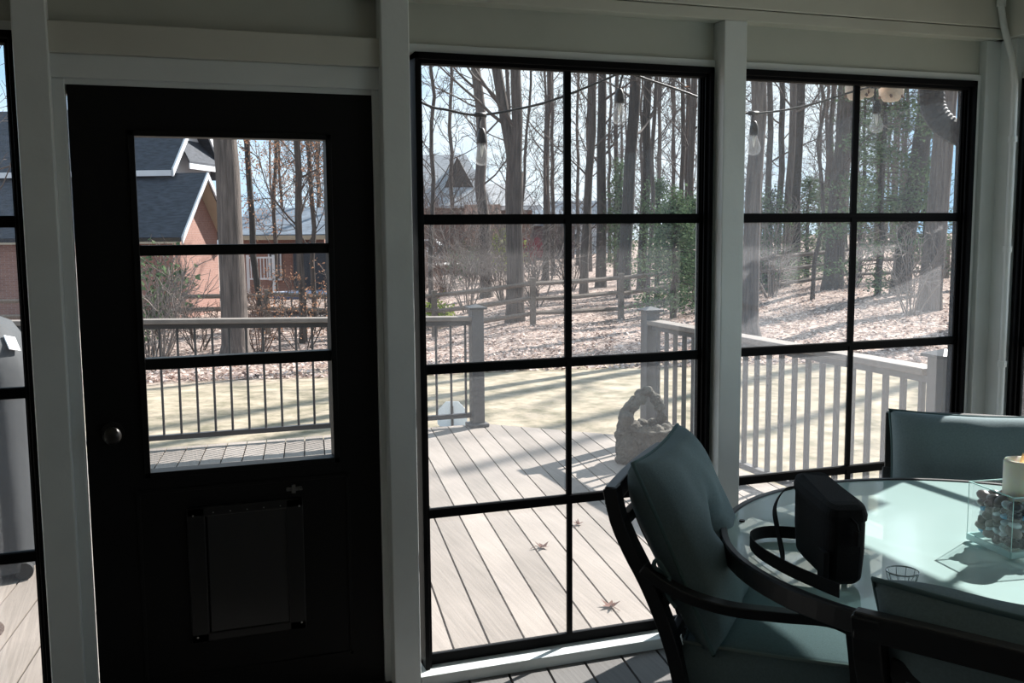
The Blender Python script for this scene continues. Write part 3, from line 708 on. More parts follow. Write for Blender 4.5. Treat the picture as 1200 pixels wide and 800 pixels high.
mb = MB(); mb.prism([P(-12,.30,EZ-.42),P(.4,.30,EZ-.42),P(.4,.30,EZ-.24),P(-12,.30,EZ-.24)], N1*.05); mb.build('eave_trim', SOFFIT, h, world=True)
def hwin(u, v0, v1, d, half, nx=2, ny=3):   # white window facing N1 or E1 placed on a wall
    pass
# tall main block behind
M0, M1 = -1.75, -5.2
UE = -1.0
mb = MB(); mb.prism([P(UE,M0,EZ),P(UE,M1,EZ),P(UE,M1,3.75),P(UE,(M0+M1)/2,5.55),P(UE,M0,3.75)], -E1*16); mb.build('upper_block', SIDING, h, world=True)
roof('upper_roof', -17, UE+.4, M0, M1, 3.75, 5.6, ROOF_D, .35)
mb = MB(); nm = (M0+M1)/2
for n_ in (M0+.37, M1-.37): mb.prism([P(UE+.41,n_,3.32),P(UE+.41,nm,5.55),P(UE+.41,nm,5.80),P(UE+.41,n_,3.57)], E1*.06)
mb.build('rake_trim', SIDING, h, world=True)
mb = MB(); mb.prism([P(-17,M0+.36,3.34),P(UE+.4,M0+.36,3.34),P(UE+.4,M0+.36,3.52),P(-17,M0+.36,3.52)], N1*.04); mb.build('eave_trim', SIDING, h, world=True)
# window in the white gable face and a small shed roof over it
rt = V((_R.x,_R.y,0)).normalized(); fw = V((-_R.y,_R.x,0)).normalized()
def wb(c, w, d_, z0, z1):
    a = c-rt*w/2; return [V((a.x,a.y,z0)), V(((a+rt*w).x,(a+rt*w).y,z0)), V(((a+rt*w).x,(a+rt*w).y,z1)), V((a.x,a.y,z1))]
mb = MB(); mb.prism([P(UE+.5,-2.5,3.80),P(UE+.5,-5.6,3.80),P(UE,-5.4,4.55),P(UE,-2.8,4.55)], (0,0,.08)); mb.build('shed_roof', ROOF_D, h, world=True)
mb = MB(); mb.prism([P(UE+.5,-2.45,3.62),P(UE+.5,-5.65,3.62),P(UE+.5,-5.65,3.80),P(UE+.5,-2.45,3.80)], E1*.03); mb.build('shed_fascia', SIDING, h, world=True)
mb = MB(); mb.prism([P(UE,-3.4,2.3),P(UE,-4.6,2.3),P(UE,-4.6,3.5),P(UE,-3.4,3.5)], E1*.06); wo = mb.build('window_trim', SIDING, h, world=True)
for i in range(2):
    for j in range(3):
        n0 = -3.48-.54*i; z0 = 2.38+.37*j
        mb = MB(); mb.prism([P(UE+.06,n0,z0),P(UE+.06,n0-.48,z0),P(UE+.06,n0-.48,z0+.31),P(UE+.06,n0,z0+.31)], E1*.01); mb.build('pane', GLASSD, wo, world=True)
# low wing to the right of the thick trunk
q = at(330, 300, 42); 
mb = MB(); mb.prism(wb(q, 3.6, 0, GZ-.4, 1.35), fw*5); mb.build('low_wing', BRICK, h, world=True)
a = wb(q-fw*.4, 4.0, 0, 1.28, 1.40); mb = MB(); mb.prism([a[0],a[1],a[1]+fw*3+V((0,0,1.15)),a[0]+fw*3+V((0,0,1.15))], (0,0,.12)); mb.build('low_roof', ROOF_B, h, world=True)
mb = MB(); mb.prism(wb(q-fw*.42, 4.0, 0, 1.18, 1.36), -fw*.04); mb.build('fascia', SOFFIT, h, world=True)
mb = MB(); mb.prism(wb(at(322,300,41.9), .55, 0, -.5, .75), -fw*.05); wo = mb.build('window_trim', SIDING, h, world=True)
mb = MB(); mb.prism(wb(at(322,300,41.9), .42, 0, -.42, .68), -fw*.07); mb.build('pane', GLASSD, wo, world=True)
mb = MB(); mb.prism(wb(at(366,300,41.5), 1.6, 0, -1.4, .9), fw*.3); mb.build('dark_porch', mat('dark_porch_screen', (.03,.035,.045), .7, noise=.2), h, world=True)
# left-window part: white framed window on the brick wall under the long roof
for e_ in (-6.4,-8.6):
    c = P(e_, .02, 0)
    mb = MB(); mb.prism([P(e_-.55,.02,-.25),P(e_+.55,.02,-.25),P(e_+.55,.02,1.05),P(e_-.55,.02,1.05)], N1*.05); wo = mb.build('window_trim', SIDING, h, world=True)
    for i in range(4):
        for j in range(4):
            x = e_-.5+.25*i; z = -.2+.305*j
            mb = MB(); mb.prism([P(x+.015,.07,z+.015),P(x+.225,.07,z+.015),P(x+.225,.07,z+.28),P(x+.015,.07,z+.28)], N1*.02); mb.build('pane', GLASSD, wo, world=True)
# neighbour's white porch railing
t = thing('porch_railing', 'white porch railing with slats beside the thick trunk in the door window', 'railing', on_ground(298, 38))
b0 = at(290, 300, 38); b1 = at(320, 300, 38)
for z in (.55,-.25):
    mb = MB(); mb.bar(V((b0.x,b0.y,z)), V((b1.x,b1.y,z)), .06, .06); mb.build('rail', SIDING, t, world=True)
for i in range(9):
    c = b0.lerp(b1, i/8); mb = MB(); mb.bar(V((c.x,c.y,-.25)), V((c.x,c.y,.55)), .035, .035, up=V((0,1,0))); mb.build('baluster', SIDING, t, world=True)
mb = MB()
for c in (b0, b1): mb.bar(V((c.x,c.y,-1.6)), V((c.x,c.y,.65)), .1, .1, up=V((0,1,0)))
mb.build('post', SIDING, t, world=True)
# round dark blue cover (trampoline bed) beyond the fence
c = at(362, 345, 33); gz = terr(c.x,c.y)
t = thing('trampoline', 'low round dark blue trampoline beyond the fence in the door window', 'trampoline', (c.x,c.y,gz))
mb = MB(); mb.lathe([(1.5,c.z-.02-gz),(1.5,c.z+.03-gz),(0,c.z+.03-gz)], (0,0,0), 28); mb.build('bed', mat('dark_blue_vinyl', (.03,.05,.10), .5, noise=.1), t)
mb = MB(); mb.tube([(1.5*cos(a*pi/14),1.5*sin(a*pi/14),c.z+.0-gz) for a in range(29)], .06, 8, cap=False); mb.build('rim', mat('trampoline_rim', (.06,.08,.14), .5, noise=.1), t)
for i in range(6):
    a = i*pi/3; mb = MB(); mb.tube([(1.45*cos(a),1.45*sin(a),-.05),(1.45*cos(a),1.45*sin(a),c.z-gz)], .025, 8); mb.build('leg', STEEL_D, t)

# ------------------------------------------------------------------ brick house in the middle window
q = at(545, 300, 66); g0 = terr(q.x,q.y)
h = thing('brick_garage_house', 'brick house with pale grey roof behind the trees at the left of the middle window', 'house', (q.x,q.y,g0))
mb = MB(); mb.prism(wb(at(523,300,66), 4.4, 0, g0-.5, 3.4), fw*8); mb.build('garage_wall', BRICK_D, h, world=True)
mb = MB(); mb.prism(wb(at(566,300,65), 1.5*1.55, 0, g0-.5, 3.1), fw*6); mb.build('sunlit_wall', BRICK_P, h, world=True)
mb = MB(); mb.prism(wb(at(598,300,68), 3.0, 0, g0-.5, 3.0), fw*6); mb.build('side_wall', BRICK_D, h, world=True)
a = wb(at(522,300,65.3), 6.4, 0, 2.9, 3.1); mb = MB(); mb.prism([a[0],a[1],a[1]+fw*5+V((0,0,3.6))-rt*2.0,a[0]+fw*5+V((0,0,3.6))+rt*1.0], (0,0,.15)); mb.build('roof', ROOF_G, h, world=True)
a = wb(at(588,300,66.5), 5.2, 0, 2.9, 3.1); mb = MB(); mb.prism([a[0],a[1],a[1]+fw*4+V((0,0,1.6))-rt*1.5,a[0]+fw*4+V((0,0,1.6))+rt*1.0], (0,0,.15)); mb.build('side_roof', ROOF_G, h, world=True)
mb = MB(); mb.prism(wb(at(605,300,66.4), 3.4, 0, 2.75, 3.0), -fw*.05); mb.build('fascia', SIDING, h, world=True)
a = wb(at(540,300,67), 3.2, 0, 3.0, 3.1); tp = a[0].lerp(a[1],.45)+V((0,0,3.3)); mb = MB(); mb.prism([a[0],a[1],tp], fw*4); mb.build('gable', mat('dark_gable_shingle', (.075,.062,.055), .9, noise=.3), h, world=True)
# bins, car, chairs near it
BINM = mat('dark_bin_plastic', (.05,.06,.065), .5, noise=.1); BINM2 = mat('brown_bin_plastic', (.06,.05,.04), .5, noise=.1)
def wheelie_bin(label, u, d, m_):
    p = at(u, 308, d); z = at(u, 309, d).z; t = thing('waste_bin', label, 'bin', (p.x,p.y,z), -YAW, 'waste bins by the brick house')
    mb = MB(); w0, w1 = .26, .33
    mb.add([(-w0,-w0,.08),(w0,-w0,.08),(w0,w0,.08),(-w0,w0,.08),(-w1,-w1,.95),(w1,-w1,.95),(w1,w1,.95),(-w1,w1,.95)], [(0,3,2,1),(4,5,6,7),(0,1,5,4),(1,2,6,5),(2,3,7,6),(3,0,4,7)])
    mb.build('body', m_, t, bevel=.02); mb = MB(); mb.box((-.36,-.36,.95),(.36,.38,1.02)); mb.build('lid', m_, t, bevel=.03)
    for s_ in (-1,1): mb = MB(); mb.tube([(s_*.24,.3,.1),(s_*.3,.3,.1)], .1, 12); mb.build('wheel', RUBBERB, t)
wheelie_bin('blue grey waste bin left of the darker bin by the sunlit brick wall', 522, 56, BINM)
wheelie_bin('dark waste bin right of the blue grey bin by the sunlit brick wall', 538, 56.5, BINM2)
p = at(540, 305, 56); mb = MB()
c0 = at(500, 312, 56); c1 = at(556, 310, 56); mb.prism([c0, c1, c1+fw*7, c0+fw*7], (0,0,.05)); struct(mb.build('driveway', mat('pale_concrete', (.62,.58,.54), .9, noise=.1)))
# white car
p = at(499, 300, 62); z = at(499, 309, 62).z
t = thing('car', 'white car parked at the brick house, cut by the left edge of the middle window', 'car', (p.x,p.y,z), -YAW)
CARW = mat('white_car_paint', (.8,.82,.85), .25, noise=.02)
prof = [(-2.2,.35),(2.2,.35),(2.25,.75),(1.9,.95),(1.2,1.0),(.6,1.5),(-1.5,1.52),(-2.15,1.0),(-2.25,.7)]
mb = MB(); mb.prism([V((x,-.85,zz)) for x,zz in prof], (0,1.7,0)); mb.build('body', CARW, t, bevel=.06)
for a_ in ([(-1.9,1.05),(-.2,1.05),(-.2,1.42),(-1.42,1.44)],[(-.1,1.05),(1.05,1.05),(.55,1.42),(-.1,1.42)]):
    mb = MB(); mb.prism([V((x,-.87,zz)) for x,zz in a_], (0,.03,0)); mb.build('side_window', GLASSD, t)
for x in (-1.4,1.4):
    for y in (-.8,.8): mb = MB(); mb.tube([(x,y-.1,.33),(x,y+.1,.33)], .33, 18); mb.build('wheel', RUBBERB, t)
# two red lawn chairs
RED = mat('dark_red_chair', (.22,.03,.045), .6, noise=.15)
for i, (u, d, l) in enumerate(((617,54,'left of two dark red round-backed lawn chairs right of the forked tree'),(629.5,55,'right of two dark red round-backed lawn chairs right of the forked tree'))):
    p = at(u, 300, d); z = at(u, 303, d).z
    t = thing('lawn_chair', l, 'chair', (p.x,p.y,z), -YAW, 'dark red lawn chairs')
    mb = MB(); mb.prism([V((.36*cos(a*pi/10)*(1.0),.25,.55+.62*sin(a*pi/10))) for a in range(-3,14)], (0,.06,0)); mb.build('backrest', RED, t)
    mb = MB(); mb.box((-.34,-.35,.33),(.34,.28,.39)); mb.build('seat', RED, t)
    for s_ in (-1,1):
        mb = MB(); mb.box((s_*.40-.07,-.4,.55),(s_*.40+.07,.3,.59)); mb.build('armrest', RED, t)
        for y in (-.33,.25): mb = MB(); mb.box((s_*.36-.035,y-.03,-.3),(s_*.36+.035,y+.03,.55)); mb.build('leg', RED, t)
# pale house far off
q = at(690, 300, 88); g0 = terr(q.x,q.y)
h = thing('pale_house', 'pale house with grey roof far off right of the centre bar in the middle window', 'house', (q.x,q.y,g0))
mb = MB(); mb.prism(wb(q, 7.0, 0, g0-.5, 1.9), fw*6); mb.build('wall', SIDING, h, world=True)
a = wb(q-fw*.4, 7.8, 0, 1.8, 2.0); mb = MB(); mb.prism([a[0],a[1],a[1]+fw*3.4+V((0,0,2.0)),a[0]+fw*3.4+V((0,0,2.0))], (0,0,.15)); mb.build('roof', ROOF_B, h, world=True)
for k in range(3):
    c = at(672+k*16, 300, 87.9); mb = MB(); mb.prism(wb(c, .7, 0, -.2, 1.0), -fw*.05); mb.build('window_pane', GLASSD, h, world=True)
# purple-brown low house behind the lawn chairs
q = at(632, 300, 74); g0 = terr(q.x,q.y)
h = thing('purple_brown_house', 'purple-brown low house with dark roof behind the red lawn chairs', 'house', (q.x,q.y,g0))
mb = MB(); mb.prism(wb(q, 5.2, 0, g0-.5, 1.8), fw*6); mb.build('wall', mat('purple_brown_siding', (.13,.085,.09), .8, noise=.2), h, world=True)
a = wb(q-fw*.4, 5.6, 0, 1.7, 1.9); mb = MB(); mb.prism([a[0],a[1],a[1]+fw*3.4+V((0,0,1.1)),a[0]+fw*3.4+V((0,0,1.1))], (0,0,.15)); mb.build('roof', ROOF_B, h, world=True)
# yard sign
p = at(530, 490, 9.7); gz = terr(p.x,p.y)
t = thing('yard_sign', 'pale eight-sided yard sign low behind the left deck railing', 'sign', (p.x,p.y,gz), -YAW)
R8 = .155; cz = p.z+.05-gz
mb = MB(); mb.prism([V((R8*1.0*cos(pi/8+k*pi/4), 0, cz+R8*1.08*sin(pi/8+k*pi/4)-.04)) for k in range(8)], (0,.006,0)); mb.build('panel', mat('pale_sign_face', (.80,.84,.88), .4, noise=.03), t)
mb = MB(); mb.box((-.012,-.012,-.05),(.012,-.002,cz+.07)); mb.build('stake', RAILD, t)

# ------------------------------------------------------------------ covered grill outside the left window
t = thing('covered_grill', 'barbecue grill under a grey fabric cover on the deck outside the left window', 'grill', (-1.85,2.02,0))
COV = mat('grey_grill_cover', (.036,.039,.043), .75, noise=.12, nscale=4, bump=.25, bscale=6)
mb = MB(); secs = [(.04,.43,.33),(.2,.45,.345),(.5,.445,.34),(.8,.44,.335),(.92,.435,.335),(1.0,.425,.33),(1.09,.40,.31),(1.17,.35,.26),(1.225,.24,.17),(1.245,.06,.04)]
NS = 36; rr = random.Random(8); ph = [rr.uniform(0,6.28) for _ in range(4)]
for z, a, b in secs:
    for k in range(NS):
        th = 2*pi*k/NS; c_, s_ = cos(th), sin(th); ex = .45
        w_ = 1+.012*sin(7*th+ph[0]+z*2)+.010*sin(11*th+ph[1])*(1-z/1.4)
        mb.v.append((math.copysign(abs(c_)**ex, c_)*a*w_, math.copysign(abs(s_)**ex, s_)*b*w_, z))
for i in range(len(secs)-1):
    for k in range(NS): mb.f.append((i*NS+k, i*NS+(k+1)%NS, (i+1)*NS+(k+1)%NS, (i+1)*NS+k))
mb.f.append(tuple((len(secs)-1)*NS+k for k in range(NS)))
mb.build('cover', COV, t, smooth=True)
tp = at(13, 405, 4.85); tb = V((-1.93,2.02,0))
# warning label patch sewn on the sloped front of the cover
mb = MB(); mb.box((-.031,-.003,-.038),(.031,.003,.038)); lb = mb.build('label_patch', mat('white_label', (.85,.87,.9), .5, noise=.02), t)
ln_ = V((.70,-.40,.59)).normalized(); lb.location = V((.378,-.220,1.091))+ln_*.006; lb.rotation_euler = ((ln_.to_track_quat('-Y','Z')) @ Matrix.Rotation(radians(18),3,'Y').to_quaternion()).to_euler()
mb = MB()
for k in range(2): mb.box((-.026+.028*k,-.0045,.024),(-.006+.028*k,-.0028,.032))
mb.box((-.004,-.0045,-.033),(.026,-.0028,-.027)); mb.build('print_marks', RAILD, lb)
for x in (-.38,.38):
    for y in (-.27,.27):
        mb = MB(); mb.tube([(x,y-.02,.04),(x,y+.02,.04)], .04, 14); mb.build('caster', RUBBERB, t)
mb = MB(); mb.lathe([(.20,0),(.215,.012),(.19,.03),(.0,.034)], (0,0,0), 30); o = mb.build('round_mat', mat('coir_bristle', (.045,.025,.018), .95, noise=.4, nscale=80, bump=.8, bscale=120))
o.location = (-1.69,1.08,0.0); tag(o, 'dark brown bristly round mat on the deck below the covered grill', 'mat')

# ------------------------------------------------------------------ string lights
t = thing('string_lights', 'black outdoor string light cord sagging across the middle and right windows', 'string lights', (.35,.45,2.0))
YC = .45
def sag(pts, n_=10):
    out = []
    L = len(pts)
    for i in range(L-1):
        p0, p1, p2, p3 = V(pts[max(i-1,0)]), V(pts[i]), V(pts[i+1]), V(pts[min(i+2,L-1)])
        for k in range(n_):
            s_ = k/n_; out.append(.5*((2*p1)+(p2-p0)*s_+(2*p0-5*p1+4*p2-p3)*s_*s_+(3*p1-p0-3*p2+p3)*s_**3))
    out.append(V(pts[-1])); return out
cord = sag([(-2.4,YC,2.20),(-1.6,YC,2.13),(-.85,YC,2.36),(-.2,YC,2.25),(.11,YC,2.073),(.225,YC,2.042),(.353,YC,2.028),(.551,YC,2.065),(.694,YC,2.109),(.885,YC,2.185),(.955,YC,2.215),(1.047,YC,2.192),(1.254,YC,2.139),(1.42,YC,2.085),(1.56,YC,2.070),(1.801,YC,2.105),(2.064,YC,2.179),(2.18,YC,2.21),(2.5,YC,2.3)])
mb = MB(); mb.tube(cord, .0048, 8); mb.build('cord', RUBBERB, t, smooth=True, world=True)
BG = mat('clear_bulb_glass', (.95,.96,.97), .04, spec=.6); _b = BG.node_tree.nodes['Principled BSDF']
_b.inputs['Alpha'].default_value = .22
FIL = mat('bulb_core', (.8,.78,.72), .5)
for (x, zt, x2, zb) in ((.353,2.028,.357,1.837),(.955,2.213,.938,2.007),(1.56,2.070,1.564,1.896),(2.18,2.205,2.192,2.003)):
    top = V((x,YC,zt)); bot = V((x2,YC,zb)); so = bot+V((0,0,.098)); up = (top-so)
    mb = MB(); mb.tube([top-V((.022,0,0)), top+V((.022,0,0))], .010, 8)
    mid = top.lerp(so,.5)+V((-.008,0,0)); mb.tube([top, mid, so+V((0,0,.035))], .0042, 6)
    mb.build('drop_lead', RUBBERB, t, smooth=True, world=True)
    mb = MB(); mb.lathe([(.006,.045),(.012,.038),(.0175,.02),(.0195,0),(.0195,-.012),(.016,-.014)], so, 16); s_o = mb.build('socket', RUBBERB, t, smooth=True, world=True)
    mb = MB(); mb.lathe([(.013,-.012),(.017,-.03),(.026,-.052),(.030,-.068),(.0275,-.084),(.018,-.094),(.0,-.098)], so, 18); mb.build('bulb', BG, s_o, smooth=True, world=True)
    mb = MB(); mb.lathe([(.004,-.014),(.0065,-.03),(.0045,-.05),(.001,-.065)], so, 8); mb.build('bulb_stem', FIL, s_o, smooth=True, world=True)
# hanging cream ornaments
CREAM = mat('cream_ceramic', (.72,.58,.46), .5, noise=.1, nscale=20); BRN = mat('brown_glaze', (.16,.08,.05), .5, noise=.2)
for i, (x, z, r_, l) in enumerate(((2.135,2.20,.050,'cream rounded hanging ornament left of the fourth bulb at the right window top'),(2.20,2.215,.032,'small brown and cream hanging ornament behind the fourth bulb'),(2.325,2.20,.055,'cream rounded hanging ornament with brown bands nearest the downspout'))):
    t = thing('hanging_ornament', l, 'ornament', (x,.52,z), 0, 'cream hanging ornaments')
    mb = MB(); mb.lathe([(.004,.11),(.02,.10),(r_*.7,.055),(r_,.01),(r_*.95,-.02),(r_*.6,-.045),(.005,-.05)], (0,0,0), 20); mb.build('body', CREAM, t, smooth=True)
    mb = MB()
    for k in range(5):
        a0 = k*1.26; mb.tube([(r_*1.02*cos(a0+j*.09)*sin(.5+.25*j), r_*1.02*sin(a0+j*.09)*sin(.5+.25*j), .02-.05*sin(j*.45)*1.1) for j in range(4)], .006, 6)
    mb.build('glaze_band', BRN, t)
    mb = MB(); mb.tube([(0,0,.10),(0,0,.30)], .002, 5); mb.build('string', RUBBERB, t)
# downspout elbow
t = thing('downspout', 'dark ribbed metal downspout elbow at the top right outside the right window', 'downspout', (2.5,.45,2.4))
pp = sag([(2.495,.45,2.47),(2.495,.45,2.30),(2.49,.45,2.20),(2.498,.44,2.11),(2.535,.40,2.035),(2.60,.33,1.98),(2.66,.27,1.94),(2.72,.20,1.90)], 8)
rad_ = [.052+(.0035 if (i % 2 == 0 and 14 < i < 40) else 0) for i in range(len(pp))]
mb = MB(); mb.tube(pp, rad_, 14); mb.build('elbow', GUT, t, world=True)
mb = MB(); mb.box((2.66,.12,.05),(2.76,.20,1.93)); mb.build('pipe', GUT, t, world=True, bevel=.01)

# ------------------------------------------------------------------ stone basket sculpture on the deck
t = thing('stone_sculpture', 'weathered stone garden sculpture of a basket with arched handle on the deck', 'sculpture', (2.30,2.86,0), -.35)
def remesh(o, vs, disp=0, ds=.05):
    md = o.modifiers.new('remesh','REMESH'); md.mode = 'VOXEL'; md.voxel_size = vs; md.use_smooth_shade = True
    if disp:
        tx = bpy.data.textures.new('rough','CLOUDS'); tx.noise_scale = ds; tx.noise_depth = 3
        m2 = o.modifiers.new('disp','DISPLACE'); m2.texture = tx; m2.strength = disp; m2.mid_level = .5
mb = MB(); mb.lathe([(.0,0),(.135,0),(.155,.05),(.175,.13),(.185,.20),(.19,.225),(.165,.23),(.15,.2),(.0,.19)], (.035,0,0), 26)
for k in range(10):
    a = k*.63; mb.ball((.035+.12*cos(a),.12*sin(a),.225),(.045,.045,.04),8,6)
mb.ball((.19,-.03,.20),(.05,.04,.05),8,6)
o = mb.build('basket', STONE, t, smooth=True); remesh(o, .009, .022, .025)
mb = MB(); hp = sag([(-.12,0,.18),(-.115,0,.27),(-.08,0,.36),(-.035,0,.435),(.02,0,.475),(.07,0,.43),(.10,0,.37),(.115,0,.29),(.135,0,.22)], 5)
mb.tube(hp, [.032+.010*sin(i*1.3) for i in range(len(hp))], 10)
mb.ball((-.03,0,.455),(.045,.035,.04),8,6); mb.ball((.01,.0,.485),(.03,.028,.03),8,6); mb.ball((.085,0,.405),(.045,.035,.03),8,6); mb.ball((-.02,-.02,.42),.035,8,6)
o = mb.build('handle', STONE, t, smooth=True); remesh(o, .008, .018, .02)
mb = MB()
mb.ball((-.125,-.09,.10),(.085,.09,.115),12,8); mb.ball((-.145,-.08,.22),(.06,.065,.10),12,8); mb.ball((-.13,-.10,.30),(.045,.05,.055),12,8)
mb.tube(sag([(-.16,-.06,.24),(-.15,-.03,.33),(-.10,0,.39),(-.06,0,.43)],4), .028, 8); mb.tube(sag([(-.11,-.12,.25),(-.06,-.13,.22),(-.02,-.13,.23)],4), .024, 8)
mb.ball((-.19,-.09,.19),(.03,.04,.035),8,6); mb.ball((-.05,-.15,.03),(.06,.05,.035),8,6); mb.ball((-.17,-.12,.03),(.05,.06,.035),8,6)
mb.ball((-.03,-.15,.215),(.03,.02,.03),8,6)
o = mb.build('figure', STONE, t, smooth=True); remesh(o, .009, .024, .03)

# fallen leaves on the deck
for (x, y, rz, s_, l) in ((.934,1.305,.4,.042,'brown curled star-shaped leaf on the deck left of the centre bar'),(1.259,1.602,1.3,.034,'small brown leaf farthest out on the deck right of the centre bar'),(.912,.468,2.2,.045,'pinkish brown curled leaf on the deck nearest the middle window')):
    mb = MB(); pts = []
    for k in range(10):
        a = k*2*pi/10; r_ = s_*(1 if k % 2 == 0 else .42); pts.append((cos(a)*r_, sin(a)*r_, .004+.022*(r_/s_)**2*(1+.6*sin(k*2.1))))
    mb.add([(0,0,.003)]+pts, [(0,i+1,(i+1)%10+1) for i in range(10)]); mb.tube([(0,0,.004),(-.03,.02,.012),(-.06,.025,.004)], .0015, 5)
    o = mb.build('fallen_leaf', LEAF_D, fix=False); o.location = (x,y,.001); o.rotation_euler.z = rz; tag(o, l, 'leaf', 'fallen leaves on the deck')

# ------------------------------------------------------------------ table
FL = .05; TX, TY, TZ, TRD = 1.157, -1.294, .78, .682
t = thing('patio_table', 'round patio table with pale aqua frosted glass top and dark metal rim', 'table', (TX,TY,FL))
GT_ = bpy.data.materials.new('aqua_frosted_glass'); GT_.use_nodes = True; nt = GT_.node_tree; nt.nodes.clear()
out = nt.nodes.new('ShaderNodeOutputMaterial'); df = nt.nodes.new('ShaderNodeBsdfDiffuse'); df.inputs[0].default_value = (.66,.90,.875,1)
tl = nt.nodes.new('ShaderNodeBsdfTranslucent'); tl.inputs[0].default_value = (.62,.88,.86,1); tr = nt.nodes.new('ShaderNodeBsdfTransparent'); tr.inputs[0].default_value = (.80,.95,.93,1)
gl = nt.nodes.new('ShaderNodeBsdfGlossy'); gl.inputs['Roughness'].default_value = .10
tcn = nt.nodes.new('ShaderNodeTexCoord'); nzn = nt.nodes.new('ShaderNodeTexNoise'); nzn.inputs['Scale'].default_value = 6; bpn = nt.nodes.new('ShaderNodeBump'); bpn.inputs['Strength'].default_value = .06; bpn.inputs['Distance'].default_value = .01
nt.links.new(tcn.outputs['Object'], nzn.inputs['Vector']); nt.links.new(nzn.outputs['Fac'], bpn.inputs['Height']); nt.links.new(bpn.outputs[0], gl.inputs['Normal'])
m1 = nt.nodes.new('ShaderNodeMixShader'); m1.inputs[0].default_value = .32; m2 = nt.nodes.new('ShaderNodeMixShader'); m2.inputs[0].default_value = .32; m3 = nt.nodes.new('ShaderNodeMixShader')
fr = fresnel(nt, .05, .85, 4.5)
nt.links.new(df.outputs[0], m1.inputs[1]); nt.links.new(tl.outputs[0], m1.inputs[2]); nt.links.new(m1.outputs[0], m2.inputs[1]); nt.links.new(tr.outputs[0], m2.inputs[2])
nt.links.new(fr.outputs[0], m3.inputs[0]); nt.links.new(m2.outputs[0], m3.inputs[1]); nt.links.new(gl.outputs[0], m3.inputs[2]); nt.links.new(m3.outputs[0], out.inputs[0])
H_ = TZ-FL
mb = MB(); NR = 96
ring = [(TRD-.022,H_-.010),(TRD-.018,H_),(TRD-.004,H_),(TRD,H_-.005),(TRD,H_-.048),(TRD-.004,H_-.052),(TRD-.02,H_-.052),(TRD-.022,H_-.048)]
for r_, z in ring:
    for k in range(NR): a = 2*pi*k/NR; mb.v.append((r_*cos(a), r_*sin(a), z))
L = len(ring)
for i in range(L):
    for k in range(NR): mb.f.append((i*NR+k, i*NR+(k+1)%NR, ((i+1)%L)*NR+(k+1)%NR, ((i+1)%L)*NR+k))
mb.build('rim', METALD, t, smooth=False)
mb = MB(); mb.add([((TRD-.021)*cos(2*pi*k/NR),(TRD-.021)*sin(2*pi*k/NR),H_-.004) for k in range(NR)], [tuple(range(NR))]); mb.build('glass_top', GT_, t, fix=False)
for a in (2.45,3.75,.6,5.3):
    mb = MB(); mb.tube([((TRD-.055)*cos(a),(TRD-.055)*sin(a),H_-.004),((TRD-.055)*cos(a),(TRD-.055)*sin(a),H_+.001)], .008, 12); mb.build('glass_stud', METALD, t)
mb = MB(); mb.lathe([(.24,0),(.25,.012),(.22,.03),(.07,.06),(.05,.09),(.05,H_-.12),(.09,H_-.05),(.0,H_-.05)], (0,0,0), 32); mb.build('pedestal', METALD, t, smooth=False)
for k in range(4):
    a = .5+k*pi/2; mb = MB(); mb.bar((.05*cos(a),.05*sin(a),H_-.085),((TRD-.02)*cos(a),(TRD-.02)*sin(a),H_-.042), .03, .03); mb.build('support_arm', METALD, t)

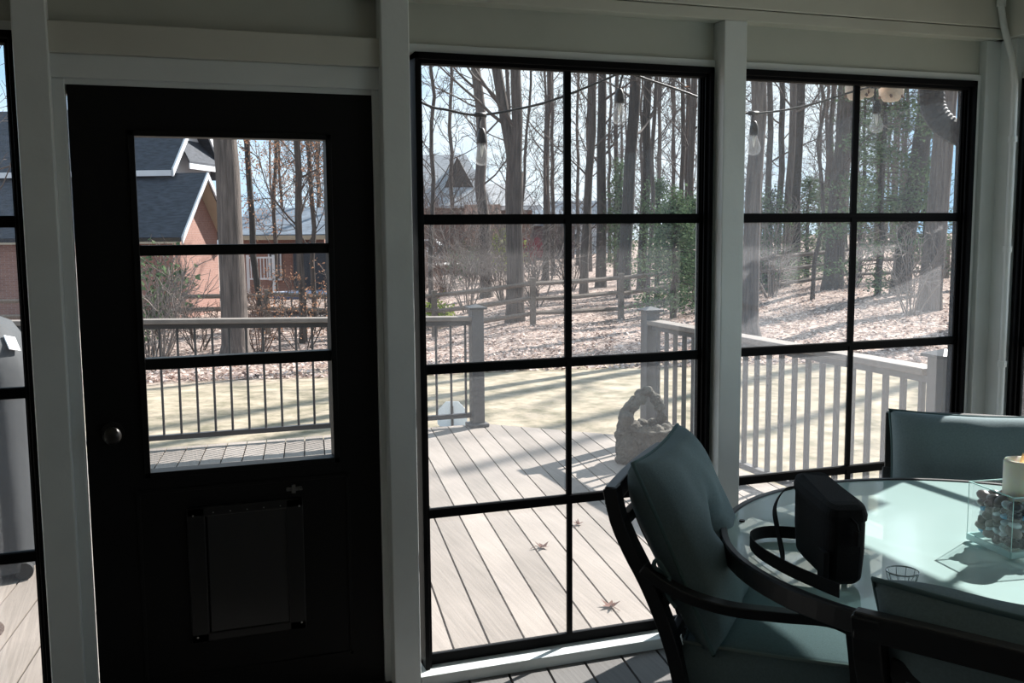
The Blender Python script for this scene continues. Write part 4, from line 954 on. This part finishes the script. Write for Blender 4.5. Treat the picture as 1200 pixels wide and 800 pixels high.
# ------------------------------------------------------------------ chairs
def chair(label, x, y, ang):
    t = thing('patio_chair', label, 'chair', (x,y,FL), radians(ang), 'dark metal patio chairs round the table')
    HW = .28
    side = [(.0,.90),(.018,.82),(.051,.745),(.095,.665),(.141,.56),(.175,.45),(.185,.36),(.17,.22),(.13,.10),(.10,.0)]
    for s_ in (-1,1):
        yy = s_*(HW-.022)
        mb = MB(); mb.sweep(sag([(a,yy,z) for a,z in side],3), .05, .036, (0,1,0)); mb.build('rear_leg', METALD, t, bevel=.003)
        mb = MB(); mb.sweep(sag([(.085,yy+s_*.012,.705),(.13,yy+s_*.014,.675),(.20,yy+s_*.015,.645),(.30,yy+s_*.018,.628),(.42,yy+s_*.018,.628),(.53,yy+s_*.016,.632),(.585,yy+s_*.014,.615)],4), .042, .026, (0,1,0)); mb.build('armrest', METALD, t, bevel=.004)
        mb = MB(); mb.sweep(sag([(.585,yy+s_*.01,.62),(.60,yy+s_*.008,.48),(.60,yy,.30),(.62,yy,.12),(.63,yy,0)],4), .036, .034, (0,1,0)); mb.build('front_leg', METALD, t, bevel=.003)
        mb = MB(); mb.sweep([(.125,yy,.60),(.155,yy+s_*.006,.635),(.185,yy+s_*.010,.652)], .02, .02, (0,1,0)); mb.build('arm_gusset', METALD, t)
    mb = MB(); mb.sweep(sag([(.002,-HW,.880),(-.003,-HW*.5,.883),(-.005,0,.884),(-.003,HW*.5,.883),(.002,HW,.880)],5), .03, .048, (1,0,0)); mb.build('top_rail', METALD, t, bevel=.004)
    xs = lambda z: .0+.9*(.90-z)**1.25*.36
    for z in (.81,.52):
        mb = MB(); x_ = lerp_tab([(.36,.18),(.45,.172),(.56,.138),(.665,.095),(.745,.051),(.82,.018),(.9,0)], z); mb.box((x_-.008,-.225,z-.017),(x_+.014,.225,z+.017)); mb.build('cross_rail', METALD, t, bevel=.003)
    for y_ in (-.213,-.106,0,.106,.213):
        mb = MB(); pts = [(lerp_tab([(.36,.18),(.45,.172),(.56,.138),(.665,.095),(.745,.051),(.82,.018),(.9,0)], z), y_, z) for z in (.81,.75,.68,.6,.52,.40)]; mb.sweep(pts, .024, .014, (0,1,0)); mb.build('back_slat', METALD, t)
    mb = MB()
    for a, b in (((.17,-HW+.04,.345),(.62,-HW+.075,.385)),((.17,HW-.075,.345),(.62,HW-.04,.385)),((.15,-HW+.04,.345),(.19,HW-.04,.385)),((.585,-HW+.04,.345),(.625,HW-.04,.385))): mb.box(a, b)
    for y_ in (-.12,0,.12): mb.box((.17,y_-.02,.365),(.60,y_+.02,.375))
    mb.build('seat_frame', METALD, t, bevel=.003)
    return t
def cushion(name, label, w, hgt, th, M, group, cat='cushion', tuft=0, box=0, n_=34):
    """soft pillow in its own x (width) / y (height) plane, bulging along z"""
    mb = MB()
    for sgn in (1,-1):
        b = len(mb.v)
        for j in range(n_+1):
            for i in range(n_+1):
                u = -1+2*i/n_; v = -1+2*j/n_
                k = max(0,(1-abs(u)**3.0)*(1-abs(v)**3.0))**(.36 if not box else .2)
                z = th/2*k
                if box: z = max(z, 0)
                if tuft:
                    rr = (u*u+v*v); z -= th*.36*exp(-rr/.03)+th*.13*exp(-(u*u)/.012)*exp(-v*v/.14)+th*.13*exp(-(v*v)/.012)*exp(-u*u/.14); z = max(z, .002)
                z += .0035*sin(9*u+2*v)*k*(1 if not box else .4)+.003*sin(7*v-5*u)*k
                x = u*w/2*(1-.055*(1-abs(v)**2)*abs(u)**2); y = v*hgt/2*(1-.055*(1-abs(u)**2)*abs(v)**2)
                mb.v.append((x, y, sgn*z))
        for j in range(n_):
            for i in range(n_):
                q = (b+j*(n_+1)+i, b+j*(n_+1)+i+1, b+(j+1)*(n_+1)+i+1, b+(j+1)*(n_+1)+i)
                mb.f.append(q if sgn > 0 else q[::-1])
    o = mb.build(name, FABRIC, smooth=True, fix=False); tag(o, label, cat, group); o.matrix_world = M
    bm = bmesh.new(); bm.from_mesh(o.data); bmesh.ops.remove_doubles(bm, verts=bm.verts, dist=.0006); bm.to_mesh(o.data); bm.free()
    pts = []
    for s_ in range(4):
        for i in range(16):
            q = -1+2*i/16; u, v = ((q,-1),(1,q),(-q,1),(-1,-q))[s_]
            pts.append(V((u*w/2*(1-.055*(1-abs(v)**2)*abs(u)**2), v*hgt/2*(1-.055*(1-abs(u)**2)*abs(v)**2), 0)))
    pts.append(pts[0]); pp = MB(); pp.tube(pts, .0055, 6, cap=False); pp.build('piping', FABRIC_D, o, smooth=True)
    return o
def frame(x, y, ang, fwd, lat, z, tilt, roll=0):
    """cushion axes in a chair: x across, y up the recline, z facing forward"""
    a = radians(ang); fx = V((cos(a),sin(a),0)); ly = V((-sin(a),cos(a),0)); tl_ = radians(tilt)
    up = (V((0,0,1))*cos(tl_)-fx*sin(tl_)).normalized(); X = ly; 
    X, up = X*cos(roll)+up*sin(roll), up*cos(roll)-X*sin(roll)
    Z = X.cross(up); o_ = V((x,y,FL))+fx*fwd+ly*lat+V((0,0,z)); M = Matrix.Identity(4)
    for i in range(3): M[i][0], M[i][1], M[i][2], M[i][3] = X[i], up[i], Z[i], o_[i]
    return M
def seat_cushion(label, x, y, ang):
    a = radians(ang); mb = MB(); n_ = 24; w, d_, th = .50, .47, .125
    # box cushion: crowned top, vertical boxing, seams
    def top(u, v): return .014*(1-u**4)*(1-v**4)
    def xy(u, v):
        k = .06; return (u*(1-k*.5*(v*v)*(u*u))*w/2, v*(1-k*.5*(u*u)*(v*v))*d_/2)
    for (zb, sg) in ((th,1),(0,-1)):
        b = len(mb.v)
        for j in range(n_+1):
            for i in range(n_+1):
                u = -1+2*i/n_; v = -1+2*j/n_; x_, y_ = xy(u, v); mb.v.append((x_, y_, zb+sg*top(u, v)))
        for j in range(n_):
            for i in range(n_):
                q = (b+j*(n_+1)+i, b+j*(n_+1)+i+1, b+(j+1)*(n_+1)+i+1, b+(j+1)*(n_+1)+i); mb.f.append(q if sg > 0 else q[::-1])
    per = []
    for s_ in range(4):
        for i in range(n_):
            q = -1+2*i/n_; per.append(((q,-1),(1,q),(-q,1),(-1,-q))[s_])
    b = len(mb.v)
    for f_, bul in ((0,0),(.25,.010),(.5,.014),(.75,.010),(1,0)):
        for u, v in per:
            x_, y_ = xy(u, v); l_ = sqrt(u*u+v*v); mb.v.append((x_+u/l_*bul, y_+v/l_*bul, th*f_))
    m_ = len(per)
    for r_ in range(4):
        for i in range(m_): mb.f.append((b+r_*m_+i, b+r_*m_+(i+1)%m_, b+(r_+1)*m_+(i+1)%m_, b+(r_+1)*m_+i))
    o = mb.build('seat_cushion', FABRIC, smooth=True, fix=False); tag(o, label, 'cushion', 'seat cushions on the patio chairs')
    bm = bmesh.new(); bm.from_mesh(o.data); bmesh.ops.remove_doubles(bm, verts=bm.verts, dist=.0006); bmesh.ops.recalc_face_normals(bm, faces=bm.faces); bm.to_mesh(o.data); bm.free()
    fx = V((cos(a),sin(a),0)); o.location = V((x,y,FL))+fx*.412+V((0,0,.388)); o.rotation_euler.z = a+pi/2
    for zb in (th,0):
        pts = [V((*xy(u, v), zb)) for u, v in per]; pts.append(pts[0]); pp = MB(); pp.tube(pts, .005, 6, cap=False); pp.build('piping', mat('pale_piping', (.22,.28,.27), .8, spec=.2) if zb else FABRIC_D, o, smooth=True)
    return o
L_ = (.384,-.819,-41); R_ = (.384,-2.155,30); B_ = (1.85,-.50,-128.5)
chair('dark metal patio chair left of the table with its back toward the middle window', *L_)
chair('dark metal patio chair at the bottom right, seen from behind, nearest the camera', *R_)
chair('dark metal patio chair behind the table in front of the right corner', *B_).scale = (.97,.97,.97)
seat_cushion('sage seat cushion on the chair left of the table, partly sunlit under its edge', *L_)
seat_cushion('sage seat cushion on the nearest chair at the bottom right', *R_)
seat_cushion('sage seat cushion on the chair behind the table', *B_)
GP = 'back pillows on the patio chairs'
lp = cushion('back_pillow', 'tufted sage back pillow leaning upright on the chair left of the table', .53, .51, .17, frame(*L_, .158, .0, .732, 24), GP, 'pillow', tuft=1)
mb = MB()
for a_, b_2 in ((.03,.035),(.045,-.02)):
    mb.tube(sag([(-.252,-.04,-.03),(-.262-a_*.3,-.04+b_2,-.05),(-.275,-.035+b_2*1.3,-.035),(-.262,-.04,-.028)],5), .006, 6)
mb.tube(sag([(-.255,-.04,-.03),(-.272,-.075,-.045),(-.268,-.115,-.04)],4), .006, 6); mb.tube(sag([(-.255,-.04,-.03),(-.25,-.08,-.06),(-.258,-.11,-.065)],4), .006, 6)
mb.build('fabric_tie', FABRIC_D, lp, smooth=True)
cushion('back_pillow', 'back pillow of the nearest chair at the bottom right, seen over its top rail', .54, .50, .19, frame(*R_, .135, .0, .710, 20), GP, 'pillow', tuft=1)
cushion('back_pillow', 'plump sage pillow on the chair behind the table, its top edge in sun', .53, .43, .25, frame(*B_, .13, .0, .690, 16), GP, 'pillow')

# ------------------------------------------------------------------ bag on the table
t = thing('camera_bag', 'black fabric shoulder bag standing on the glass table with its strap looped beside it', 'bag', (.645,-1.31,TZ))
BAGM = mat('black_bag_fabric', (.006,.006,.007), .8, noise=.2, nscale=200, bump=.15, bscale=300, spec=.25)
STRP = mat('black_webbing', (.008,.008,.009), .8, spec=.25)
base = V((.645,-1.31,TZ)); ln = V((-.30,-.954,0)); wd = V((.954,-.30,0))
def bp(a, b, z): return base+ln*a+wd*b+V((0,0,z))
mb = MB(); secs = [(0,.115,.030),(.015,.130,.043),(.08,.136,.047),(.15,.138,.047),(.168,.136,.045)]; NS = 32
for z, a, b in secs:
    for k in range(NS):
        th = 2*pi*k/NS; c_, s_ = cos(th), sin(th); mb.v.append(tuple(bp(math.copysign(abs(c_)**.35,c_)*a, math.copysign(abs(s_)**.35,s_)*b, z+(.012*(1 if c_ < 0 else -.5)*abs(c_) if z > .1 else 0))))
for i in range(len(secs)-1):
    for k in range(NS): mb.f.append((i*NS+k, i*NS+(k+1)%NS, (i+1)*NS+(k+1)%NS, (i+1)*NS+k))
mb.f.append(tuple(range(NS))); mb.f.append(tuple((len(secs)-1)*NS+k for k in range(NS)))
mb.build('bag_body', BAGM, t, smooth=False, world=True, bevel=.006)
mb = MB(); secs = [(.160,.141,.050),(.172,.142,.051),(.188,.137,.046),(.195,.118,.036)]
for z, a, b in secs:
    for k in range(NS):
        th = 2*pi*k/NS; c_, s_ = cos(th), sin(th); mb.v.append(tuple(bp(math.copysign(abs(c_)**.35,c_)*a, math.copysign(abs(s_)**.35,s_)*b, z+.012*(1 if c_ < 0 else -.5)*abs(c_))))
for i in range(len(secs)-1):
    for k in range(NS): mb.f.append((i*NS+k, i*NS+(k+1)%NS, (i+1)*NS+(k+1)%NS, (i+1)*NS+k))
mb.f.append(tuple(range(NS))); mb.f.append(tuple((len(secs)-1)*NS+k for k in range(NS)))
lid = mb.build('top_flap', BAGM, t, world=True, bevel=.004)
mb = MB(); zz = bp(.142,.0,.165); mb.tube([zz, zz+V((.008,-.01,-.012)), zz+V((.012,-.012,-.03))], .003, 6); mb.box(zz+V((.006,-.019,-.062)), zz+V((.019,-.010,-.028))); mb.build('zip_pull', STRP, lid, world=True)
mb = MB(); mb.box((-.022,-.006,-.03),(.022,.006,.05)); o = mb.build('strap_tab', STRP, t, bevel=.002); o.location = bp(.118,-.052,.035)-base; o.rotation_euler.z = atan2(wd.x,-wd.y)-pi/2+pi/2
def ribbon(pts, w, nrm=None):
    mb = MB(); pts = sag(pts, 6)
    for i, p in enumerate(pts):
        tn = nrm(i/(len(pts)-1)) if nrm else V((0,0,1)); mb.v.append(tuple(p-tn*w/2)); mb.v.append(tuple(p+tn*w/2))
    for i in range(len(pts)-1): mb.f.append((2*i,2*i+1,2*i+3,2*i+2))
    return mb
def tpt(u, v, z): 
    d = _F + _R*((u-600)/F_PX) - _U*((v-400)/F_PX); k = (z-CAM.z)/d.z; return CAM+d*k
zs_ = TZ+.018
mb = ribbon([tpt(938,625,zs_),tpt(905,623,zs_),tpt(886,626,zs_),tpt(880,633,zs_),tpt(890,646,zs_),tpt(920,664,zs_),tpt(955,680,zs_),tpt(984,692,zs_)], .032)
o = mb.build('shoulder_strap', STRP, t, world=True, fix=False); md = o.modifiers.new('sol','SOLIDIFY'); md.thickness = .003
e0 = bp(-.12,-.045,.10)
mb = ribbon([bp(-.125,-.044,.165), bp(-.11,-.075,.16), bp(-.10,-.098,.12), bp(-.07,-.095,.06), bp(-.02,-.10,.022), bp(.02,-.115,.008)], .030, lambda f: (V((0,0,1))*(1-f)*.3+ln*(.6)+V((0,0,.6*f))).normalized())
o = mb.build('carry_strap', STRP, t, world=True, fix=False); md = o.modifiers.new('sol','SOLIDIFY'); md.thickness = .003

# ------------------------------------------------------------------ glass vase, stones, candle
VC = V((1.196,-1.348,TZ)); VA = radians(-7.5)
CLEAR = pane_mat('clear_vase_glass', .012, rough=.01)
GEDGE = mat('glass_edge', (.45,.70,.68), .1, spec=.6)
t = thing('glass_vase', 'square clear glass vase holding dark pebbles and a candle on the table', 'vase', VC, VA)
S_, VH, wl = .083, .155, .006
mb = MB()
ot = [(-S_,-S_),(S_,-S_),(S_,S_),(-S_,S_)]; si = S_-wl; it = [(-si,-si),(si,-si),(si,si),(-si,si)]
vs = [(*p,0) for p in ot]+[(*p,VH) for p in ot]+[(*p,VH) for p in it]+[(*p,.018) for p in it]
fs = [(3,2,1,0)]+[(i,(i+1)%4,4+(i+1)%4,4+i) for i in range(4)]+[(4+i,4+(i+1)%4,8+(i+1)%4,8+i) for i in range(4)]+[(8+i,8+(i+1)%4,12+(i+1)%4,12+i) for i in range(4)]+[(12,13,14,15)]
mb.add(vs, fs); mb.build('glass_body', CLEAR, t)
mb = MB()
for i in range(4):
    a_, b_2 = ot[i], ot[(i+1)%4]; mb.bar((*a_,VH),(*b_2,VH),.0035,.0025); mb.bar((*a_,.001),(*a_,VH),.0012,.0012,up=V((0,1,0))); mb.bar((*a_,.010),(*b_2,.010),.004,.016)
mb.build('glass_edges', GEDGE, t)
rg = random.Random(3)
PB = [mat('dark_pebble', (.022,.021,.020), .25, noise=.4, nscale=30), mat('brown_pebble', (.050,.038,.030), .3, noise=.4, nscale=30), mat('grey_pebble', (.16,.15,.135), .3, noise=.3, nscale=30)]
BLUEG = mat('blue_glass', (.05,.35,.60), .05, spec=.8); BLUEG.node_tree.nodes['Principled BSDF'].inputs['Transmission Weight'].default_value = .1
CLRG = mat('pale_glass_bead', (.55,.72,.78), .05, spec=.8); CLRG.node_tree.nodes['Principled BSDF'].inputs['Transmission Weight'].default_value = .2
mb = MB(); mb.ball((0,0,0),(.022,.017,.012),12,8); pm = mb.build('pebble', PB[0], smooth=True)
mb = MB(); mb.ball((0,0,0),(.016,.016,.009),12,8); gm = mb.build('glass_bead', BLUEG, smooth=True)
pm2 = []
for m_ in PB: d_ = pm.data.copy(); d_.materials.clear(); d_.materials.append(m_); pm2.append(d_)
gm2 = [gm.data]; d_ = gm.data.copy(); d_.materials.clear(); d_.materials.append(CLRG); gm2.append(d_)
first = True; cnt = 0; cntg = 0
rotV = Matrix.Rotation(VA, 3, 'Z')
PLAB = ('dark smooth pebble among the stones in the square vase','brown smooth pebble among the stones in the square vase','grey smooth pebble among the stones in the square vase')
GLAB = ('bright blue glass bead among the stones in the square vase','pale clear glass bead among the stones in the square vase')
for lay in range(7):
    z = .030+lay*.0155
    for i in range(5):
        for j in range(5):
            inner = 0 < i < 4 and 0 < j < 4
            if inner: continue      # the candle stands in the middle
            x = -.055+.0275*i+rg.uniform(-.003,.003); y = -.055+.0275*j+rg.uniform(-.003,.003)
            isg = rg.random() < (.24 if lay < 5 else .08); k = (rg.choice((0,1,1)) if isg else rg.choice((0,0,1,2,0)))
            src = gm if isg else pm
            used = cntg if isg else cnt
            o = src if used == 0 else src.copy()
            if used: C.objects.link(o)
            o.data = gm2[k] if isg else pm2[k]
            if isg: cntg += 1
            else: cnt += 1
            o.location = VC+rotV @ V((x,y,z+rg.uniform(-.003,.004))); o.rotation_euler = (rg.uniform(-.7,.7),rg.uniform(-.7,.7),rg.uniform(0,6.28)); s_ = rg.uniform(.85,1.05); o.scale = (s_,s_,s_)
            tag(o, GLAB[k] if isg else PLAB[k], 'bead' if isg else 'stone', ('%s glass beads in the square vase' % ('blue','pale')[k]) if isg else ('%s pebbles in the square vase' % ('dark','brown','grey')[k]))
WAX = mat('ivory_wax', (.93,.88,.76), .5, spec=.3); WAX.node_tree.nodes['Principled BSDF'].inputs['Subsurface Weight'].default_value = .6; WAX.node_tree.nodes['Principled BSDF'].inputs['Subsurface Radius'].default_value = (.02,.012,.006)
CH = .207
t = thing('pillar_candle', 'thick ivory pillar candle standing in the stone filled vase', 'candle', VC+V((0.006,0.0,.020)))
mb = MB(); mb.lathe([(.042,0),(.044,.004),(.044,CH-.006),(.041,CH),(.035,CH-.001),(.028,CH-.010),(.012,CH-.016),(.0,CH-.017)], (0,0,0), 36); mb.build('wax_body', WAX, t, smooth=True)
mb = MB(); mb.lathe([(.003,CH-.017),(.006,CH-.008),(.0062,CH-.002),(.003,CH+.010),(.0005,CH+.017)], (0,0,0), 12); mb.build('flame_tip', mat('amber_flame_tip', (.75,.50,.22), .4, spec=.4), t, smooth=True)
# small faceted glass dish
GD = tpt(1057, 684, TZ)
t = thing('glass_dish', 'small faceted clear glass dish on the table behind the nearest pillow', 'dish', (GD.x,GD.y,TZ))
mb = MB(); mb.lathe([(.0,0),(.024,0),(.032,.012),(.036,.030),(.033,.030),(.028,.012),(.020,.006),(.0,.006)], (0,0,.0005), 10); mb.build('dish_body', CLEAR, t)
mb = MB(); mb.tube([(.036*cos(a*pi/10),.036*sin(a*pi/10),.0305) for a in range(21)], .0016, 6, cap=False); 
for k in range(10): mb.tube([(r_*cos(k*pi/5),r_*sin(k*pi/5),z) for r_, z in ((.024,.001),(.032,.012),(.036,.030))], .0008, 5)
mb.build('dish_rim', mat('dish_edge_glass', (.22,.30,.31), .1, spec=.7), t)

# ------------------------------------------------------------------ light
sd = bpy.data.lights.new('sun','SUN'); sd.energy = 14.0; sd.angle = radians(.6); sd.color = (1,.965,.915)
so = bpy.data.objects.new('sun', sd); C.objects.link(so)
so.rotation_euler = V((.715,.356,.602)).to_track_quat('Z','Y').to_euler()
w = bpy.data.worlds.new('sky'); bpy.context.scene.world = w; w.use_nodes = True; nt = w.node_tree; nt.nodes.clear()
out = nt.nodes.new('ShaderNodeOutputWorld'); bg = nt.nodes.new('ShaderNodeBackground'); tc = nt.nodes.new('ShaderNodeTexCoord')
nz = nt.nodes.new('ShaderNodeTexNoise'); nz.inputs['Scale'].default_value = 3.5; nz.inputs['Detail'].default_value = 5; nz.inputs['Roughness'].default_value = .6
rp = nt.nodes.new('ShaderNodeValToRGB'); rp.color_ramp.elements[0].position = .42; rp.color_ramp.elements[1].position = .6
rp.color_ramp.elements[0].color = (.40,.66,.93,1); rp.color_ramp.elements[1].color = (.82,.93,1,1)
nt.links.new(tc.outputs['Generated'], nz.inputs['Vector']); nt.links.new(nz.outputs['Fac'], rp.inputs[0]); nt.links.new(rp.outputs[0], bg.inputs[0]); bg.inputs[1].default_value = 1.3
nt.links.new(bg.outputs[0], out.inputs[0])
sc = bpy.context.scene
sc.view_settings.view_transform = 'Standard'; sc.view_settings.look = 'None'; sc.view_settings.exposure = 0; sc.view_settings.gamma = 1
sc.cycles.transparent_max_bounces = 24; sc.cycles.max_bounces = 14; sc.cycles.diffuse_bounces = 5; sc.cycles.sample_clamp_indirect = 6
for o in list(bpy.data.objects):
    if '_base' in o.keys(): del o['_base']
